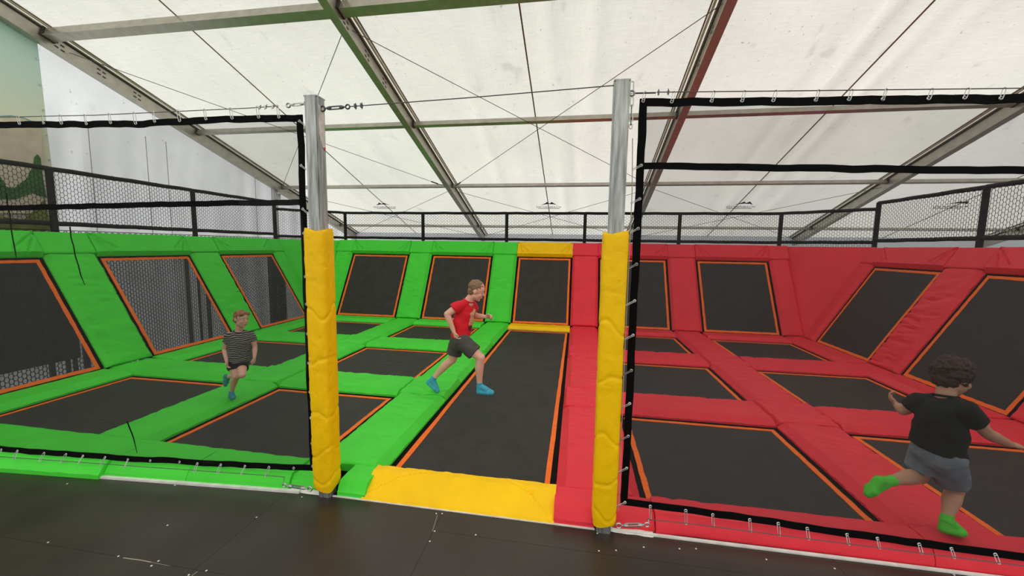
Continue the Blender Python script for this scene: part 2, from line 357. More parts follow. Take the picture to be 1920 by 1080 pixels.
# ---- rafters, purlins, bracing wires
for i, x in enumerate(RX[:5]):
    lab = ('bare aluminium roof rafter running along the left gable wall', 'roof rafter with green-tinted underside, crossing above the left post', 'roof rafter with reddish underside, above the right post', 'roof rafter at the right edge behind the red corner railing', 'roof rafter just visible through the railing net at the far right')[i]
    r = empty('roof_rafter', (x, EAVE, roof_z(EAVE)), lab, 'rafter', 'tent roof rafters')
    a = Vector((x, RIDGE, roof_z(RIDGE))); b = Vector((x, EAVE, roof_z(EAVE)))
    mb = MB(); mb.bar(a-SN*0, b-SN*0, .085, .19); mb.build('web', ALU, r)
    mb = MB(); mb.bar(a-SN*.10, b-SN*.10, .125, .018); mb.build('lower_flange', ALU, r)
    mb = MB(); mb.bar(a+SN*.10, b+SN*.10, .10, .02); mb.build('dark_channel', ALUD, r)
    mb = MB(); mb.bar(a+SN*.125, b+SN*.125, .14, .02); mb.build('upper_flange', ALU, r)
    for s in (-1, 1):
        mb = MB(); mb.bar(a+SN*.15+X*(s*.10), b+SN*.15+X*(s*.10), .03, .022); mb.build('keder_rail', KEDER, r)
        mb = MB(); mb.bar(a+SN*.158+X*(s*.135), b+SN*.158+X*(s*.135), .018, .016); mb.build('keder_cord', SEAMM, r)
    s = 1 if x < 1.4 else -1
    for yy in (2.2, 2.75, 3.3):
        for dy, dz in ((-.05, .035), (.03, .03), (-.03, -.035), (.05, -.04)):
            c = Vector((x+s*.044, yy, roof_z(yy)))+SD*dy+SN*dz; mb = MB(); mb.box(c, (.004, .05, .022), (X, SD, SN)); mb.build('slot', ALUD, r)
    mb = MB(); mb.bar((x, RIDGE, roof_z(RIDGE)), (x, -9.34, roof_z(-9.34)), .12, .2); mb.build('front_slope_beam', ALU, r)
PY_ = (2.05, 4.45, 6.92, 9.65)
pw = ('uppermost', 'second', 'third', 'lowest')
for i, y in enumerate(PY_):
    hgt, wd, off = ((.13, .12, .06), (.085, .07, .05), (.07, .06, .05), (.06, .05, .05))[i]
    for b, (xa, xb) in enumerate(zip(RX[:4], RX[1:5])):
        if i == 0 and b > 1: continue
        bay = ('left bay beside the gable', 'centre bay between the two posts', 'right bay above the red side', 'far right bay')[b]
        t = empty('roof_purlin', ((xa+xb)/2, y, roof_z(y)), f'{pw[i]} roof purlin in the {bay}', 'purlin', 'tent roof purlins')
        dz = SN*off; a = Vector((xa+.05, y, roof_z(y)))+dz; c = Vector((xb-.05, y, roof_z(y)))+dz
        mb = MB(); mb.bar(a, c, wd, hgt, up=SN); mb.build('bar', ALU, t)
        mb = MB(); mb.bar(a-SN*(hgt*.5), c-SN*(hgt*.5), wd*1.25, .012, up=SN); mb.build('lower_lip', ALU, t)
        for p in (a, c):
            mb = MB(); mb.box(p, (.05, wd*1.6, hgt*1.15), (X, SD, SN)); mb.build('bracket', ALUD, t)
def wire(name, label, pts, r, cat='wire', group=None, m_=None, n=5):
    mb = MB(); mb.tube(pts, r, n); return tag(mb.build(name, m_ or WIRE, smooth=60), label, cat, group)
def rp(i, y, s=0, off=-.02): return Vector((RX[i]+s*.07, y, roof_z(y, off)))
for b, nm in ((0, 'left bay'), (1, 'centre bay'), (2, 'right bay')):
    wl = [('running down to the right', rp(b, 2.3, 1), rp(b+1, 6.85, -1)), ('running down to the left', rp(b+1, 2.3, -1), rp(b, 6.85, 1))] if b < 2 else []
    for s, p, q in wl:
        q = q-SN*(.03 if 'left' in s else 0); p = p-SN*(.03 if 'left' in s else 0)
        wire('bracing_wire', f'upper roof bracing wire in the {nm}, {s}', [p, q], .0055, group='roof bracing wires')
        d = (q-p).normalized(); e = q-d*.35; tb = empty('wire_turnbuckle', e, f'small turnbuckle at the low end of the {nm} wire {s}', 'turnbuckle', 'roof wire turnbuckles')
        mb = MB(); mb.tube([e-d*.10, e-d*.09, e+d*.09, e+d*.10], [.006, .016, .016, .006], 6); mb.build('body', WIRE, tb)
        mb = MB(); mb.ring(e+d*.13, d, d.cross(Z).normalized(), .05, .03, .005); mb.build('eye', WIRE, tb)
    for s, p, q in (('down to the right', rp(b, 7.05, 1), rp(b+1, 10.4, -1)), ('down to the left', rp(b+1, 7.05, -1), rp(b, 10.4, 1))):
        wire('bracing_wire', f'lower roof bracing wire in the {nm} seen behind the railing, {s}', [p, q], .0055, group='roof bracing wires')
# gable post in the left corner and its head plate
gp = empty('gable_post', (GX+.12, 6.75, GND), 'grey tent post standing in the back left corner by the gable', 'post')
mb = MB(); mb.box((GX+.13, 6.75, (GND+roof_z(6.75))/2), (.10, .13, roof_z(6.75)-GND)); mb.build('shaft', WHITEW, gp)
mb = MB(); mb.box((GX+.19, 6.80, roof_z(6.8)-.25), (.02, .20, .16)); mb.build('head_plate', mat('pale_plate', (.62, .61, .58), .5, .2), gp)
for dy in (-.05, 0, .05):
    for dz in (-.2, -.24):
        mb = MB(); mb.tube([(GX+.2, 6.8+dy, roof_z(6.8)+dz), (GX+.207, 6.8+dy, roof_z(6.8)+dz)], .012, 6); mb.build('bolt', ALUD, gp)

# ---- printed banner on the gable
BNX = GX+.10
def gp_(u, v, o=0.): return at(u, v, 0, BNX+o)
def banner_mat():
    M = bpy.data.materials.new('banner_print'); M.use_nodes = True; nt = M.node_tree; N = nt.nodes; L = nt.links
    b = N['Principled BSDF']; b.inputs['Roughness'].default_value = .6
    tc = N.new('ShaderNodeTexCoord'); sp = N.new('ShaderNodeSeparateXYZ'); L.new(tc.outputs['Object'], sp.inputs[0])
    n = N.new('ShaderNodeTexNoise'); n.inputs['Scale'].default_value = 1.5; L.new(tc.outputs['Object'], n.inputs[0])
    a = N.new('ShaderNodeMath'); a.operation = 'MULTIPLY_ADD'; a.inputs[1].default_value = .25; L.new(n.outputs[0], a.inputs[0]); L.new(sp.outputs[2], a.inputs[2])
    mr = N.new('ShaderNodeMapRange'); mr.inputs[1].default_value = 0; mr.inputs[2].default_value = 4.1; L.new(a.outputs[0], mr.inputs[0])
    cr = N.new('ShaderNodeValToRGB'); e = cr.color_ramp.elements
    e[0].position = 0; e[0].color = (.50, .45, .33, 1); e[1].position = 1; e[1].color = (.56, .84, .82, 1)
    for p, c in ((.45, (.74, .70, .58, 1)), (.62, (.78, .80, .63, 1)), (.78, (.66, .80, .70, 1)), (.90, (.60, .82, .77, 1))):
        q = cr.color_ramp.elements.new(p); q.color = c
    L.new(mr.outputs[0], cr.inputs[0]); L.new(cr.outputs[0], b.inputs['Base Color']); return M
bn = empty('printed_banner', (BNX, 1, 1.1), 'teal and cream printed banner hanging on the gable at far left', 'banner')
mb = MB(); yR = 2.02; ny = 26; nz = 18
for j in range(ny+1):
    y = -1.6+(yR+1.6)*j/ny
    for i in range(nz+1):
        z = 1.1+(roof_z(y, .02)-1.1)*i/nz
        mb.v.append(Vector((BNX+.012*math.sin(y*5+z*1.4)*noise.noise((y, z, 0))*2, y+(.05*(4.9-z)/3.8 if j == ny else 0), z)))
for j in range(ny):
    for i in range(nz): a = j*(nz+1)+i; mb.f.append((a, a+1, a+nz+2, a+nz+1))
mb.build('cloth', banner_mat(), bn, smooth=60)
def pr(name, px, m_, o):
    mb = MB(); mb.poly_prism([gp_(u, v, o) for u, v in px], (.002, 0, 0)); mb.build(name, m_, bn)
pr('hill_print', ((-60, 250), (-40, 228), (0, 219), (20, 218), (45, 222), (76, 236), (82, 300), (90, 400), (-60, 400)), mat('cream_print', (.70, .62, .49), .6), .025)
pr('hill_line_print', ((-60, 250), (-40, 228), (0, 219), (20, 218), (45, 222), (76, 236), (76, 234), (45, 220), (20, 216), (0, 217), (-40, 226), (-60, 248)), mat('blue_line_print', (.22, .40, .42), .6), .03)
GP = mat('green_print', (.045, .15, .03), .6, var=.25, vscale=5); OP = mat('olive_print', (.17, .19, .03), .6, var=.3)
pr('plant_print', ((-40, 320), (0, 330), (12, 350), (26, 353), (50, 335), (62, 310), (64, 295), (70, 289), (76, 296), (80, 330), (88, 372), (60, 362), (30, 374), (-40, 372)), GP, .033)
pr('plant_print', ((-40, 400), (45, 412), (60, 398), (84, 372), (96, 430), (60, 440), (-40, 440)), OP, .033)
for k in range(9):
    z = 1.6+k*.38; mb = MB(); mb.tube([(BNX+.014, yR-.03+.05*(4.9-z)/3.8, z), (BNX+.02, yR-.03+.05*(4.9-z)/3.8, z)], .014, 8); mb.build('eyelet', STEEL, bn)

# ================================================================ TRAMPOLINES
COLS = {'A': (-4.51, -3.02), 'B': (-2.257, -.765), 'L': (0., 1.25), 'C': (2.013, 3.485), 'D': (4.254, 5.705)}
ROWS = ((-.27, 1.16), (1.92, 3.29), (4.05, 5.40))
CN = {'A': 'outer green column', 'B': 'inner green column', 'C': 'inner red column', 'D': 'outer red column'}
RN = ('front row', 'middle row', 'back row')
def trampoline(label, O, ex, ey, wd, ln, bedm, group, legs=None, name='trampoline', sk=.13, sag=.0):
    O = Vector(O); ex = Vector(ex).normalized(); ey = Vector(ey).normalized(); ez = ex.cross(ey)
    P = lambda u, v, h=0: O+ex*u+ey*v+ez*h
    base = P(wd/2, 0 if abs(ey.z) > .3 else ln/2); base.z = GND if legs else O.z
    t = empty(name, base, label, 'trampoline', group)
    mb = MB(); n = 8
    for j in range(n+1):
        for i in range(n+1):
            a, b = i/n, j/n; mb.v.append(P(wd*a, ln*b, -sag*math.sin(math.pi*a)*math.sin(math.pi*b)))
    for j in range(n):
        for i in range(n): a = j*(n+1)+i; mb.f.append((a, a+1, a+n+2, a+n+1))
    mb.build('bed', bedm, t, smooth=60)
    h = .0225; mb = MB(); rg = random.Random(int(O.x*100+O.y*37)); m_ = 24; q = []
    per = [(i/m_*wd, 0, 0, -1) for i in range(m_)]+[(wd, i/m_*ln, 1, 0) for i in range(m_)]+[(wd-i/m_*wd, ln, 0, 1) for i in range(m_)]+[(0, ln-i/m_*ln, -1, 0) for i in range(m_)]
    for k, (u, v, du, dv) in enumerate(per):
        w1 = rg.uniform(-.003, .003); w2 = rg.uniform(-.003, .003)
        if k % m_ == 0:
            pdu, pdv = per[k-1][2:]; du += pdu; dv += pdv; w1 = w2 = 0
        mb.v += [P(u-du*(h+w1), v-dv*(h+w1), .0), P(u-du*(h+w1), v-dv*(h+w1), .005), P(u+du*(h+w2), v+dv*(h+w2), .005), P(u+du*(h+w2), v+dv*(h+w2), .0)]
    N_ = len(per)
    for k in range(N_):
        a = k*4; b = ((k+1) % N_)*4
        for c in range(3): mb.f.append((a+c, b+c, b+c+1, a+c+1))
    mb.build('border', ORANGE, t)
    mb = MB(); c1 = [P(0, 0, -.001), P(wd, 0, -.001), P(wd, ln, -.001), P(0, ln, -.001)]; c2 = [P(-sk, -sk, -.012), P(wd+sk, -sk, -.012), P(wd+sk, ln+sk, -.012), P(-sk, ln+sk, -.012)]
    mb.add(c1+c2, [(k, (k+1) % 4, (k+1) % 4+4, k+4) for k in range(4)]); mb.build('skirt', SKIRT, t)
    if legs == 'floor':
        mb = MB(); g = .15; r = [P(-g, -g, -.07), P(wd+g, -g, -.07), P(wd+g, ln+g, -.07), P(-g, ln+g, -.07)]
        for k in range(4): mb.bar(r[k], r[(k+1) % 4], .04, .04)
        mb.build('frame', FRAME, t)
        for p in r: mb = MB(); mb.bar(p-Z*.02, Vector((p.x, p.y, GND)), .04, .04, up=X); mb.build('leg', FRAME, t)
    elif legs == 'wall':
        g = .17; r = [P(-g, -.06, -.06), P(wd+g, -.06, -.06), P(wd+g, ln+.3, -.06), P(-g, ln+.3, -.06)]
        mb = MB()
        for k in range(4): mb.bar(r[k], r[(k+1) % 4], .04, .04, up=ez)
        mb.build('frame', FRAME, t)
        for p in r[2:]: q_ = p-ez*.03; mb = MB(); mb.bar(q_, Vector((q_.x, q_.y, GND)), .05, .05, up=X); mb.build('leg', FRAME, t)
    return t
for c in 'ABCD':
    for r, (y0, y1) in enumerate(ROWS):
        trampoline(f'flat black trampoline with orange border, {RN[r]} of the {CN[c]}', (COLS[c][0], y0, 0), X, Y, COLS[c][1]-COLS[c][0], y1-y0, BED, 'flat trampolines', 'floor', sag=.015)
TR = {o['label']: o for o in COL.objects if o.get('category') == 'trampoline'}
for lab, px in (('middle row of the inner green column', ((665, 694), (700, 688), (725, 684))), ('middle row of the inner green column', ((706, 681), (740, 682), (772, 684))), ('front row of the outer green column', ((158, 782), (195, 785), (225, 788)))):
    o = next(v for k, v in TR.items() if k.endswith(lab)); mb = MB(); q = [at(u, v, 2, -.004) for u, v in px]
    for a, b in zip(q, q[1:]): mb.bar(a, b, .006, .001)
    mb.build('scuff_mark', mat('grey_scuff', (.10, .10, .095), .9), o)
trampoline('long flat black lane trampoline with orange border between the green and red sides', (0, -.40, 0), X, Y, 1.25, 5.79, BED, 'flat trampolines', 'floor', name='lane_trampoline', sag=.02)
# sloped walls: origin at s=0 (lower orange line), ey points up the slope
BW = dict(o=Vector((0, 5.92, .105)), e=Vector((0, .817, 1.467)).normalized(), x=X)
RW = dict(o=Vector((6.202, 0, .100)), e=Vector((.858, 0, 1.455)).normalized(), x=-Y)
LW = dict(o=Vector((-5.063, 0, .108)), e=Vector((-.858, 0, 1.475)).normalized(), x=Y)
SL = 1.68
def wp(Wl, a, s, off=0):       # a = x (back wall) or y (side walls)
    ez = Wl['x'].cross(Wl['e']); p = Wl['o']+Wl['e']*s+ez*off
    if abs(Wl['x'].x) > .5: p.x = a
    else: p.y = a
    return p
WN = {'A': 'outer green', 'B': 'inner green', 'L': 'centre lane', 'C': 'inner red', 'D': 'outer red'}
for c in 'ABLCD':
    a, b = COLS[c]; trampoline(f'sloped back-wall trampoline with orange border behind the {WN[c]} column', wp(BW, a, 0), X, BW['e'], b-a, SL, BED, 'back wall trampolines', 'wall', 'wall_trampoline')
for r, (y0, y1) in enumerate(ROWS):
    if r == 0: y0 = -.2
    trampoline(f'sloped left-wall trampoline with orange border, {RN[r]} of the green side', wp(LW, y0, 0), Y, LW['e'], y1-y0, SL, BEDT, 'left wall trampolines', 'wall', 'wall_trampoline')
    trampoline(f'sloped right-wall trampoline with orange border, {RN[r]} of the red side', wp(RW, y1, 0), -Y, RW['e'], y1-y0, SL, BED, 'right wall trampolines', 'wall', 'wall_trampoline')

# ================================================================ PADS
G_ = .072; ZP = 0.002
AB = (COLS['A'][1]+G_, COLS['B'][0]-G_); BL = (COLS['B'][1]+G_, COLS['L'][0]-G_); LC = (COLS['L'][1]+G_, COLS['C'][0]-G_); CD = (COLS['C'][1]+G_, COLS['D'][0]-G_)
WA = (-5.05, COLS['A'][0]-G_); DW = (COLS['D'][1]+G_, 6.19)
Y1 = (ROWS[0][1]+G_, ROWS[1][0]-G_); Y2 = (ROWS[1][1]+G_, ROWS[2][0]-G_); YB = (ROWS[2][1]+G_, 5.90); YF = -.345
CHW = .075
strips = (('AB', AB, GREEN, 'green', 'between the two green columns'), ('BL', BL, GREEN, 'green', 'along the left of the centre lane'), ('LC', LC, REDV, 'red', 'along the right of the centre lane'), ('CD', CD, REDV, 'red', 'between the two red columns'))
for k, (x0, x1), m_, cn, wh in strips:
    for r, (a, b) in enumerate(((YF, Y1[0]), (Y1[1], Y2[0]), (Y2[1], YB[1]))):
        pad(f'long {cn} pad {wh}, {RN[r]}', (x0, a+.007, ZP), X, Y, x1-x0, b-a-.014, (CHW, CHW, 0, 0), m_, group='long floor pads', wfreq=(3, 10), wr=.008)
    for q, (a, b) in enumerate((Y1, Y2)):
        wh2 = ('front and middle', 'middle and back')[q]
        pad(f'square {cn} pad {wh}, joining {wh2} rows', (x0, a+.007, ZP), X, Y, x1-x0, b-a-.014, (.03, .03, 0, 0), m_, group='crossing pads', wfreq=(4, 11), wr=.010, t=.083)
for c in 'ABCD':
    m_, cn = (GREEN, 'green') if c in 'AB' else (REDV, 'red')
    x0 = {'A': WA[0], 'B': AB[1], 'C': LC[1], 'D': CD[1]}[c]+.007; x1 = {'A': AB[0], 'B': BL[0], 'C': CD[0], 'D': DW[1]}[c]-.007
    for q, (a, b) in enumerate((Y1, Y2)):
        pad(f'{cn} cross pad between {("front and middle", "middle and back")[q]} trampolines of the {CN[c]}', (x0, a, ZP), X, Y, x1-x0, b-a, (0, 0, CHW, CHW), m_, group='cross pads', wfreq=(7, 4), wr=.008)
    x0 = {'A': WA[1], 'B': AB[1], 'C': LC[1], 'D': CD[1]}[c]+.007; x1 = {'A': AB[0], 'B': BL[0], 'C': CD[0], 'D': DW[0]}[c]-.007
    pad(f'narrow {cn} pad at the foot of the back wall, {CN[c]}', (x0, YB[0], ZP), X, Y, x1-x0, YB[1]-YB[0], (0, 0, .10, 0), m_, group='wall foot pads', wr=.003)
pad('narrow yellow pad at the far end of the centre lane', (BL[1]+.002, 5.50, ZP), X, Y, LC[0]-BL[1]-.004, .40, (0, 0, .10, 0), YEL, group='wall foot pads', wr=.003)
for r, (a, b) in enumerate(((YF, Y1[0]), (Y1[1], Y2[0]), (Y2[1], 5.9))):
    pad(f'narrow green pad at the foot of the left wall, {RN[r]}', (WA[0], a+.002, ZP), X, Y, WA[1]-WA[0], b-a-.004, (0, .10, 0, 0), GREEN, group='wall foot pads', wr=.003)
    pad(f'narrow red pad at the foot of the right wall, {RN[r]}', (DW[0], a+.002, ZP), X, Y, DW[1]-DW[0], b-a-.004, (.10, 0, 0, 0), REDV, group='wall foot pads', wr=.003)

# front rim pads
def rim(label, x0, x1, m_, depth=.26, t=.085, yin=YF, drop=0., dy=0., low=FLOOR-ZP):
    def hf(u, v):
        d = v
        if d < .05: return t-drop-.085*(1-d/.05)**1.6 if d > 0 else low+.035
        return t-drop
    def wpf(p):
        k = (yin-.004-p.y)/depth; return Vector((p.x, p.y+k*(front_y(p.x)+.60+dy), p.z))
    return pad(label, (x0, yin-depth, ZP), X, Y, x1-x0-.005, depth-.004, (0, 0, .05, 0), m_, name='rim_pad', group='front rim pads', hfun=hf, warp=wpf, low=low, wfreq=(6, 9), wr=.006, res=.05)
rim('green rim pad under the net at the far left', -5.0, -2.26, GREEN, dy=-.035)
rim('second green rim pad from the left post, under the net', -2.26, -1.55, GREEN)
rim('green rim pad with clips next to the crumpled piece by the left post', -1.55, -.70, GREEN)
rim('short crumpled green rim pad against the left post', -.70, -.46, GREEN, drop=.010, depth=.25, t=.075)
rim('green end pad between the left post and yellow lane pad', -.30, BL[1], GREEN, drop=.01)
rim('red end pad between the yellow lane pad and right post', LC[0], 1.60, REDV, drop=.005)
rim('short crumpled red rim pad against the right post', 1.72, 2.0, REDV, drop=.010, depth=.25, t=.075)
rim('long red rim pad under the right net', 2.0, 3.62, REDV)
rim('red rim pad at the far right bottom corner', 3.62, 6.19, REDV)
yw = LC[0]-BL[1]
pad('yellow wedge pad at the near end of the centre lane', (BL[1]-.03, -.612, ZP), X, Y, yw+.035, .262, (0, 0, 0, 0), YEL, name='lane_end_pad', hfun=lambda u, v: -.026+.121*min(1, (v/.20))**.75, low=FLOOR-ZP, res=.012, wr=.006, wfreq=(9, 9),
    creases=(((.02, .03), (.22, .17)), ((.22, .17), (.42, .235)), ((yw, .03), (yw-.14, .16)), ((yw-.14, .16), (yw-.32, .235))), cwid=.010, cdep=.010)

# sloped wall pads
S0, S1, S2 = -.035, 1.755, 2.12
def wall_pad(label, Wl, a, b, s0, s1, ch, m_, t=.08, off=-.005, group='sloped wall pads', **k):
    if Wl is RW: a, b = b, a
    return pad(label, wp(Wl, a, s0, off), Wl['x'], Wl['e'], abs(b-a), s1-s0, ch, m_, t=t, name='wall_pad', group=group, **k)
BE = (-5.06, COLS['A'][0]-G_); DE = (COLS['D'][1]+G_, 6.20)
for x0, x1, m_, lab in ((*BE, GREEN, 'narrow green sloped pad in the back left corner of the back wall'), (*AB, GREEN, 'green sloped pad between the two green back-wall trampolines'), (*BL, GREEN, 'green sloped pad left of the lane on the back wall'), (*LC, REDV, 'red sloped pad right of the lane on the back wall'), (*CD, REDV, 'red sloped pad between the two red back-wall trampolines'), (*DE, REDV, 'narrow red sloped pad in the back right corner of the back wall')):
    wall_pad(lab, BW, x0, x1, S0, S1, (.06, .06, 0, 0), m_, wfreq=(3, 13), wr=.011, res=.028)
    wall_pad('square top cap of the '+lab.replace('narrow ', '').replace(' of the back wall', ''), BW, x0, x1, S1+.010, S2, (0, 0, 0, 0), m_, t=.082, group='top pads')
def top(lab, Wl, a, b, m_):
    L = abs(b-a); wall_pad(lab, Wl, a+.005, b-.005, S1-.02, S2, (0, 0, .05, 0), m_, t=.095, group='top pads', res=.022, wr=.004, creases=(((.0, .36), (.17, .05)), ((L, .36), (L-.17, .05)), ((.03, .34), (.30, .10)), ((L-.03, .34), (L-.3, .10))), cwid=.016, cdep=.020)
for a, b, m_, lab in ((BE[1], AB[0], GREEN, 'long green top pad above the outer green back-wall trampoline'), (AB[1], BL[0], GREEN, 'long green top pad above the inner green back-wall trampoline'), (BL[1], LC[0], YEL, 'yellow top pad above the lane back-wall trampoline'), (LC[1], CD[0], REDV, 'long red top pad above the inner red back-wall trampoline'), (CD[1], DE[0], REDV, 'long red top pad above the outer red back-wall trampoline')): top(lab, BW, a, b, m_)
for Wl, m_, cn, sd in ((LW, GREEN, 'green', 'left'), (RW, REDV, 'red', 'right')):
    segs = ((-.62, -.27-G_+.07), Y1, Y2, (YB[0], 5.82))
    wh = ('at its near end', 'between front and middle trampolines', 'between middle and back trampolines', 'at its far corner')
    for (a, b), q in zip(segs, wh):
        wall_pad(f'{cn} sloped pad on the {sd} wall {q}', Wl, a, b, S0, S1, (.06, .06, 0, 0), m_, wfreq=(3, 14), wr=.015, res=.028)
        wall_pad(f'square {cn} top pad on the {sd} wall {q}', Wl, a, b, S1+.010, S2, (0, 0, 0, 0), m_, t=.082, group='top pads')
    for r in range(3): top(f'long {cn} top pad on the {sd} wall, {RN[r]}', Wl, segs[r][1], segs[r+1][0], m_)
# corner fillers
def corner(lab, tri, m_):
    a, b, c = [Vector(p) for p in tri]; n = (b-a).cross(c-a).normalized(); n = -n if n.y > 0 else n
    mb = MB(); N_ = 14; idx = {}
    for i in range(N_+1):
        for j in range(N_+1-i):
            p = a+(b-a)*(i/N_)+(c-a)*(j/N_); e = min(i, j, N_-i-j); idx[i, j] = len(mb.v); mb.v.append(p+n*((.02 if e else 0)+.006*noise.noise(p*3)))
    for i in range(N_):
        for j in range(N_-i):
            mb.f.append((idx[i, j], idx[i+1, j], idx[i, j+1]))
            if i+j < N_-1: mb.f.append((idx[i+1, j], idx[i+1, j+1], idx[i, j+1]))
    o = len(mb.v); mb.v += [a-n*.04, b-n*.04, c-n*.04]; mb.f.append((o, o+1, o+2))
    return tag(mb.build('corner_pad', m_, smooth=40), lab, 'pad', 'corner pads')
corner('triangular green corner pad between left wall and back wall', ((-5.04, 5.88, .03), (-5.06, 6.95, 1.97), (-6.14, 5.80, 1.97)), GREEN)
corner('triangular red corner pad between back wall and right wall', ((6.18, 5.88, .03), (6.20, 6.95, 1.97), (7.29, 5.80, 1.97)), REDV)

# ================================================================ RAILING with hexagonal netting
def hexnet(O, ex, ey, wd, hg, c, r, clip=None):
    O = Vector(O); ex = Vector(ex).normalized(); ey = Vector(ey).normalized(); nz = ex.cross(ey); mb = MB(); hh = c*.82
    a = c/3*1.0
    def seg(p, q):
        (u0, v0), (u1, v1) = p, q
        for w0 in (0,):
            if max(v0, v1) > hg or min(v0, v1) < 0 or max(u0, u1) > wd or min(u0, u1) < 0: return
        A = O+ex*u0+ey*v0; B = O+ex*u1+ey*v1; d = (B-A).normalized(); s = d.cross(nz)
        o = len(mb.v); mb.v += [A+s*r, A-s*r*.5+nz*r*.87, A-s*r*.5-nz*r*.87, B+s*r, B-s*r*.5+nz*r*.87, B-s*r*.5-nz*r*.87]
        mb.f += [(o, o+1, o+4, o+3), (o+1, o+2, o+5, o+4), (o+2, o, o+3, o+5)]
    nx = int(wd/c)+2; ny = int(hg/(hh/2))+2
    for j in range(ny):
        y = j*hh/2; x_ = 0 if j % 2 == 0 else c/2
        for i in range(-1, nx):
            x = i*c+x_
            seg((x, y), (x+c*.36, y)); seg((x+c*.36, y), (x+c/2, y+hh/2)); seg((x, y), (x-c*.14, y+hh/2))
    return mb
def rail_bay(label, a, b, zb, zt, first=False, net_low=None):
    a = Vector(a); b = Vector(b); d = (b-a).normalized()
    t = empty('railing_bay', (a.x, a.y, GND), label, 'railing', 'railing bays around the trampolines')
    def rt(z):
        pts = [Vector((a.x+(b.x-a.x)*k/8, a.y+(b.y-a.y)*k/8, z+.004*math.sin(k*2.1+a.x))) for k in range(9)]; mb = MB(); mb.tube(pts, .035, 8); return mb
    rt(zt).build('top_rail', FOAM, t, smooth=50); rt(zb).build('lower_rail', FOAM, t, smooth=50)
    L = (b-a).length; lo = net_low if net_low is not None else zb
    hexnet((a.x, a.y, lo), d, Z, L, zt-lo, .088, .0034).build('netting', NETC, t)['kind'] = 'stuff'
    for k in range(1, int(L/.35)):
        for z in (zb, zt):
            p = a+d*(k*.35); mb = MB(); mb.ring((p.x, p.y, z), Z, d.cross(Z), .072, .072, .003, 10, 4); mb.build('cable_tie', NETC, t)
    return t
def rail_post(label, x, y, zt):
    t = empty('railing_post', (x, y, GND), label, 'post', 'railing posts')
    mb = MB(); mb.tube([(x, y, 1.55), (x, y, zt)], .043, 10); mb.build('foam_sleeve', FOAM, t, smooth=50)
    mb = MB(); mb.tube([(x, y, GND), (x, y, 1.56)], .026, 8); mb.build('pipe', FRAME, t, smooth=50)
BP = [(-5.0, 7.1), (-2.71, 7.1), (-.41, 7.1), (1.60, 7.1), (3.87, 7.1), (6.12, 7.1)]; ZT, ZB_ = 2.735, 2.06
nm = ('left of the outer green column', 'between the two green columns', 'left of the lane', 'right of the lane', 'between the two red columns', 'right of the outer red column')
for (x, y), n_ in zip(BP, nm): rail_post(f'black padded post on the back railing, {n_}', x, y, ZT)
nm = ('outer green', 'inner green', 'centre lane', 'inner red', 'outer red')
for p, q, n_ in zip(BP, BP[1:], nm): rail_bay(f'black net railing bay on the back wall above the {n_} trampoline', (*p, 0), (*q, 0), ZB_, ZT)
LP = [(-6.3, 6.02), (-6.3, 3.83), (-6.3, 1.62), (-6.3, -.6)]; RP = [(7.42, 6.05), (7.42, 3.91), (7.42, 1.7), (7.42, -.5)]
for (x, y), n_ in zip(LP, ('at the far corner', 'second from the back corner', 'nearest in view, before the banner', 'past the left edge')): rail_post(f'black padded post of the left railing, {n_}', x, y, 2.90)
for (x, y), n_ in zip(RP, ('at the far corner', 'second from the back corner', 'third from the back corner', 'past the right edge')): rail_post(f'black padded post of the right railing, {n_}', x, y, 2.87)
for P_, s, z in ((LP, 'left', 2.90), (RP, 'right', 2.86)):
    for r in range(3): rail_bay(f'black net railing bay on the {s} wall, {RN[2-r]}', (*P_[r], 0), (*P_[r+1], 0), 2.10, z)
rail_bay('short diagonal net railing across the back left corner', (*LP[0], 0), (*BP[0], 0), 2.05, 2.74, net_low=1.93)
rail_bay('short diagonal net railing across the back right corner', (*BP[-1], 0), (*RP[0], 0), 2.07, 2.74, net_low=1.93)
# net hung below the left railing, seen through the open-weave beds
t = empty('safety_netting', (-6.24, 3, GND), 'black hexagonal net hanging behind the left wall trampolines', 'net')
hexnet((-6.24, -.6, -.9), Y, Z, 8.0, 2.9, .088, .006).build('netting', NETC, t)['kind'] = 'stuff'
mb = MB(); mb.tube([(-6.24, -.6, 2.0), (-6.24, 7.4, 2.0)], .006, 5); mb.build('head_rope', NETC, t)
for (u0, u1, v0, v1, lab) in ((-300, 140, 455, 672, 'dark board behind the front left-wall trampoline'), (506, 536, 470, 640, 'dark board behind the back left-wall trampoline')):
    y0, y1 = at(u0, 560, 0, -6.5).y, at(u1, 560, 0, -6.5).y; z1, z0 = at(u1, v0, 0, -6.5).z, at(u1, v1, 0, -6.5).z
    b_ = empty('backing_board', (-6.5, y1, GND), lab, 'board', 'boards behind the left wall')
    mb = MB(); mb.box((-6.5, (y0+y1)/2, (z0+z1)/2), (.03, y1-y0, z1-z0)); mb.build('panel', SKIRT, b_)
    for y in (y0+.05, y1-.05): mb = MB(); mb.bar((-6.53, y, GND), (-6.53, y, z1), .04, .04, up=X); mb.build('leg', SKIRT, b_)


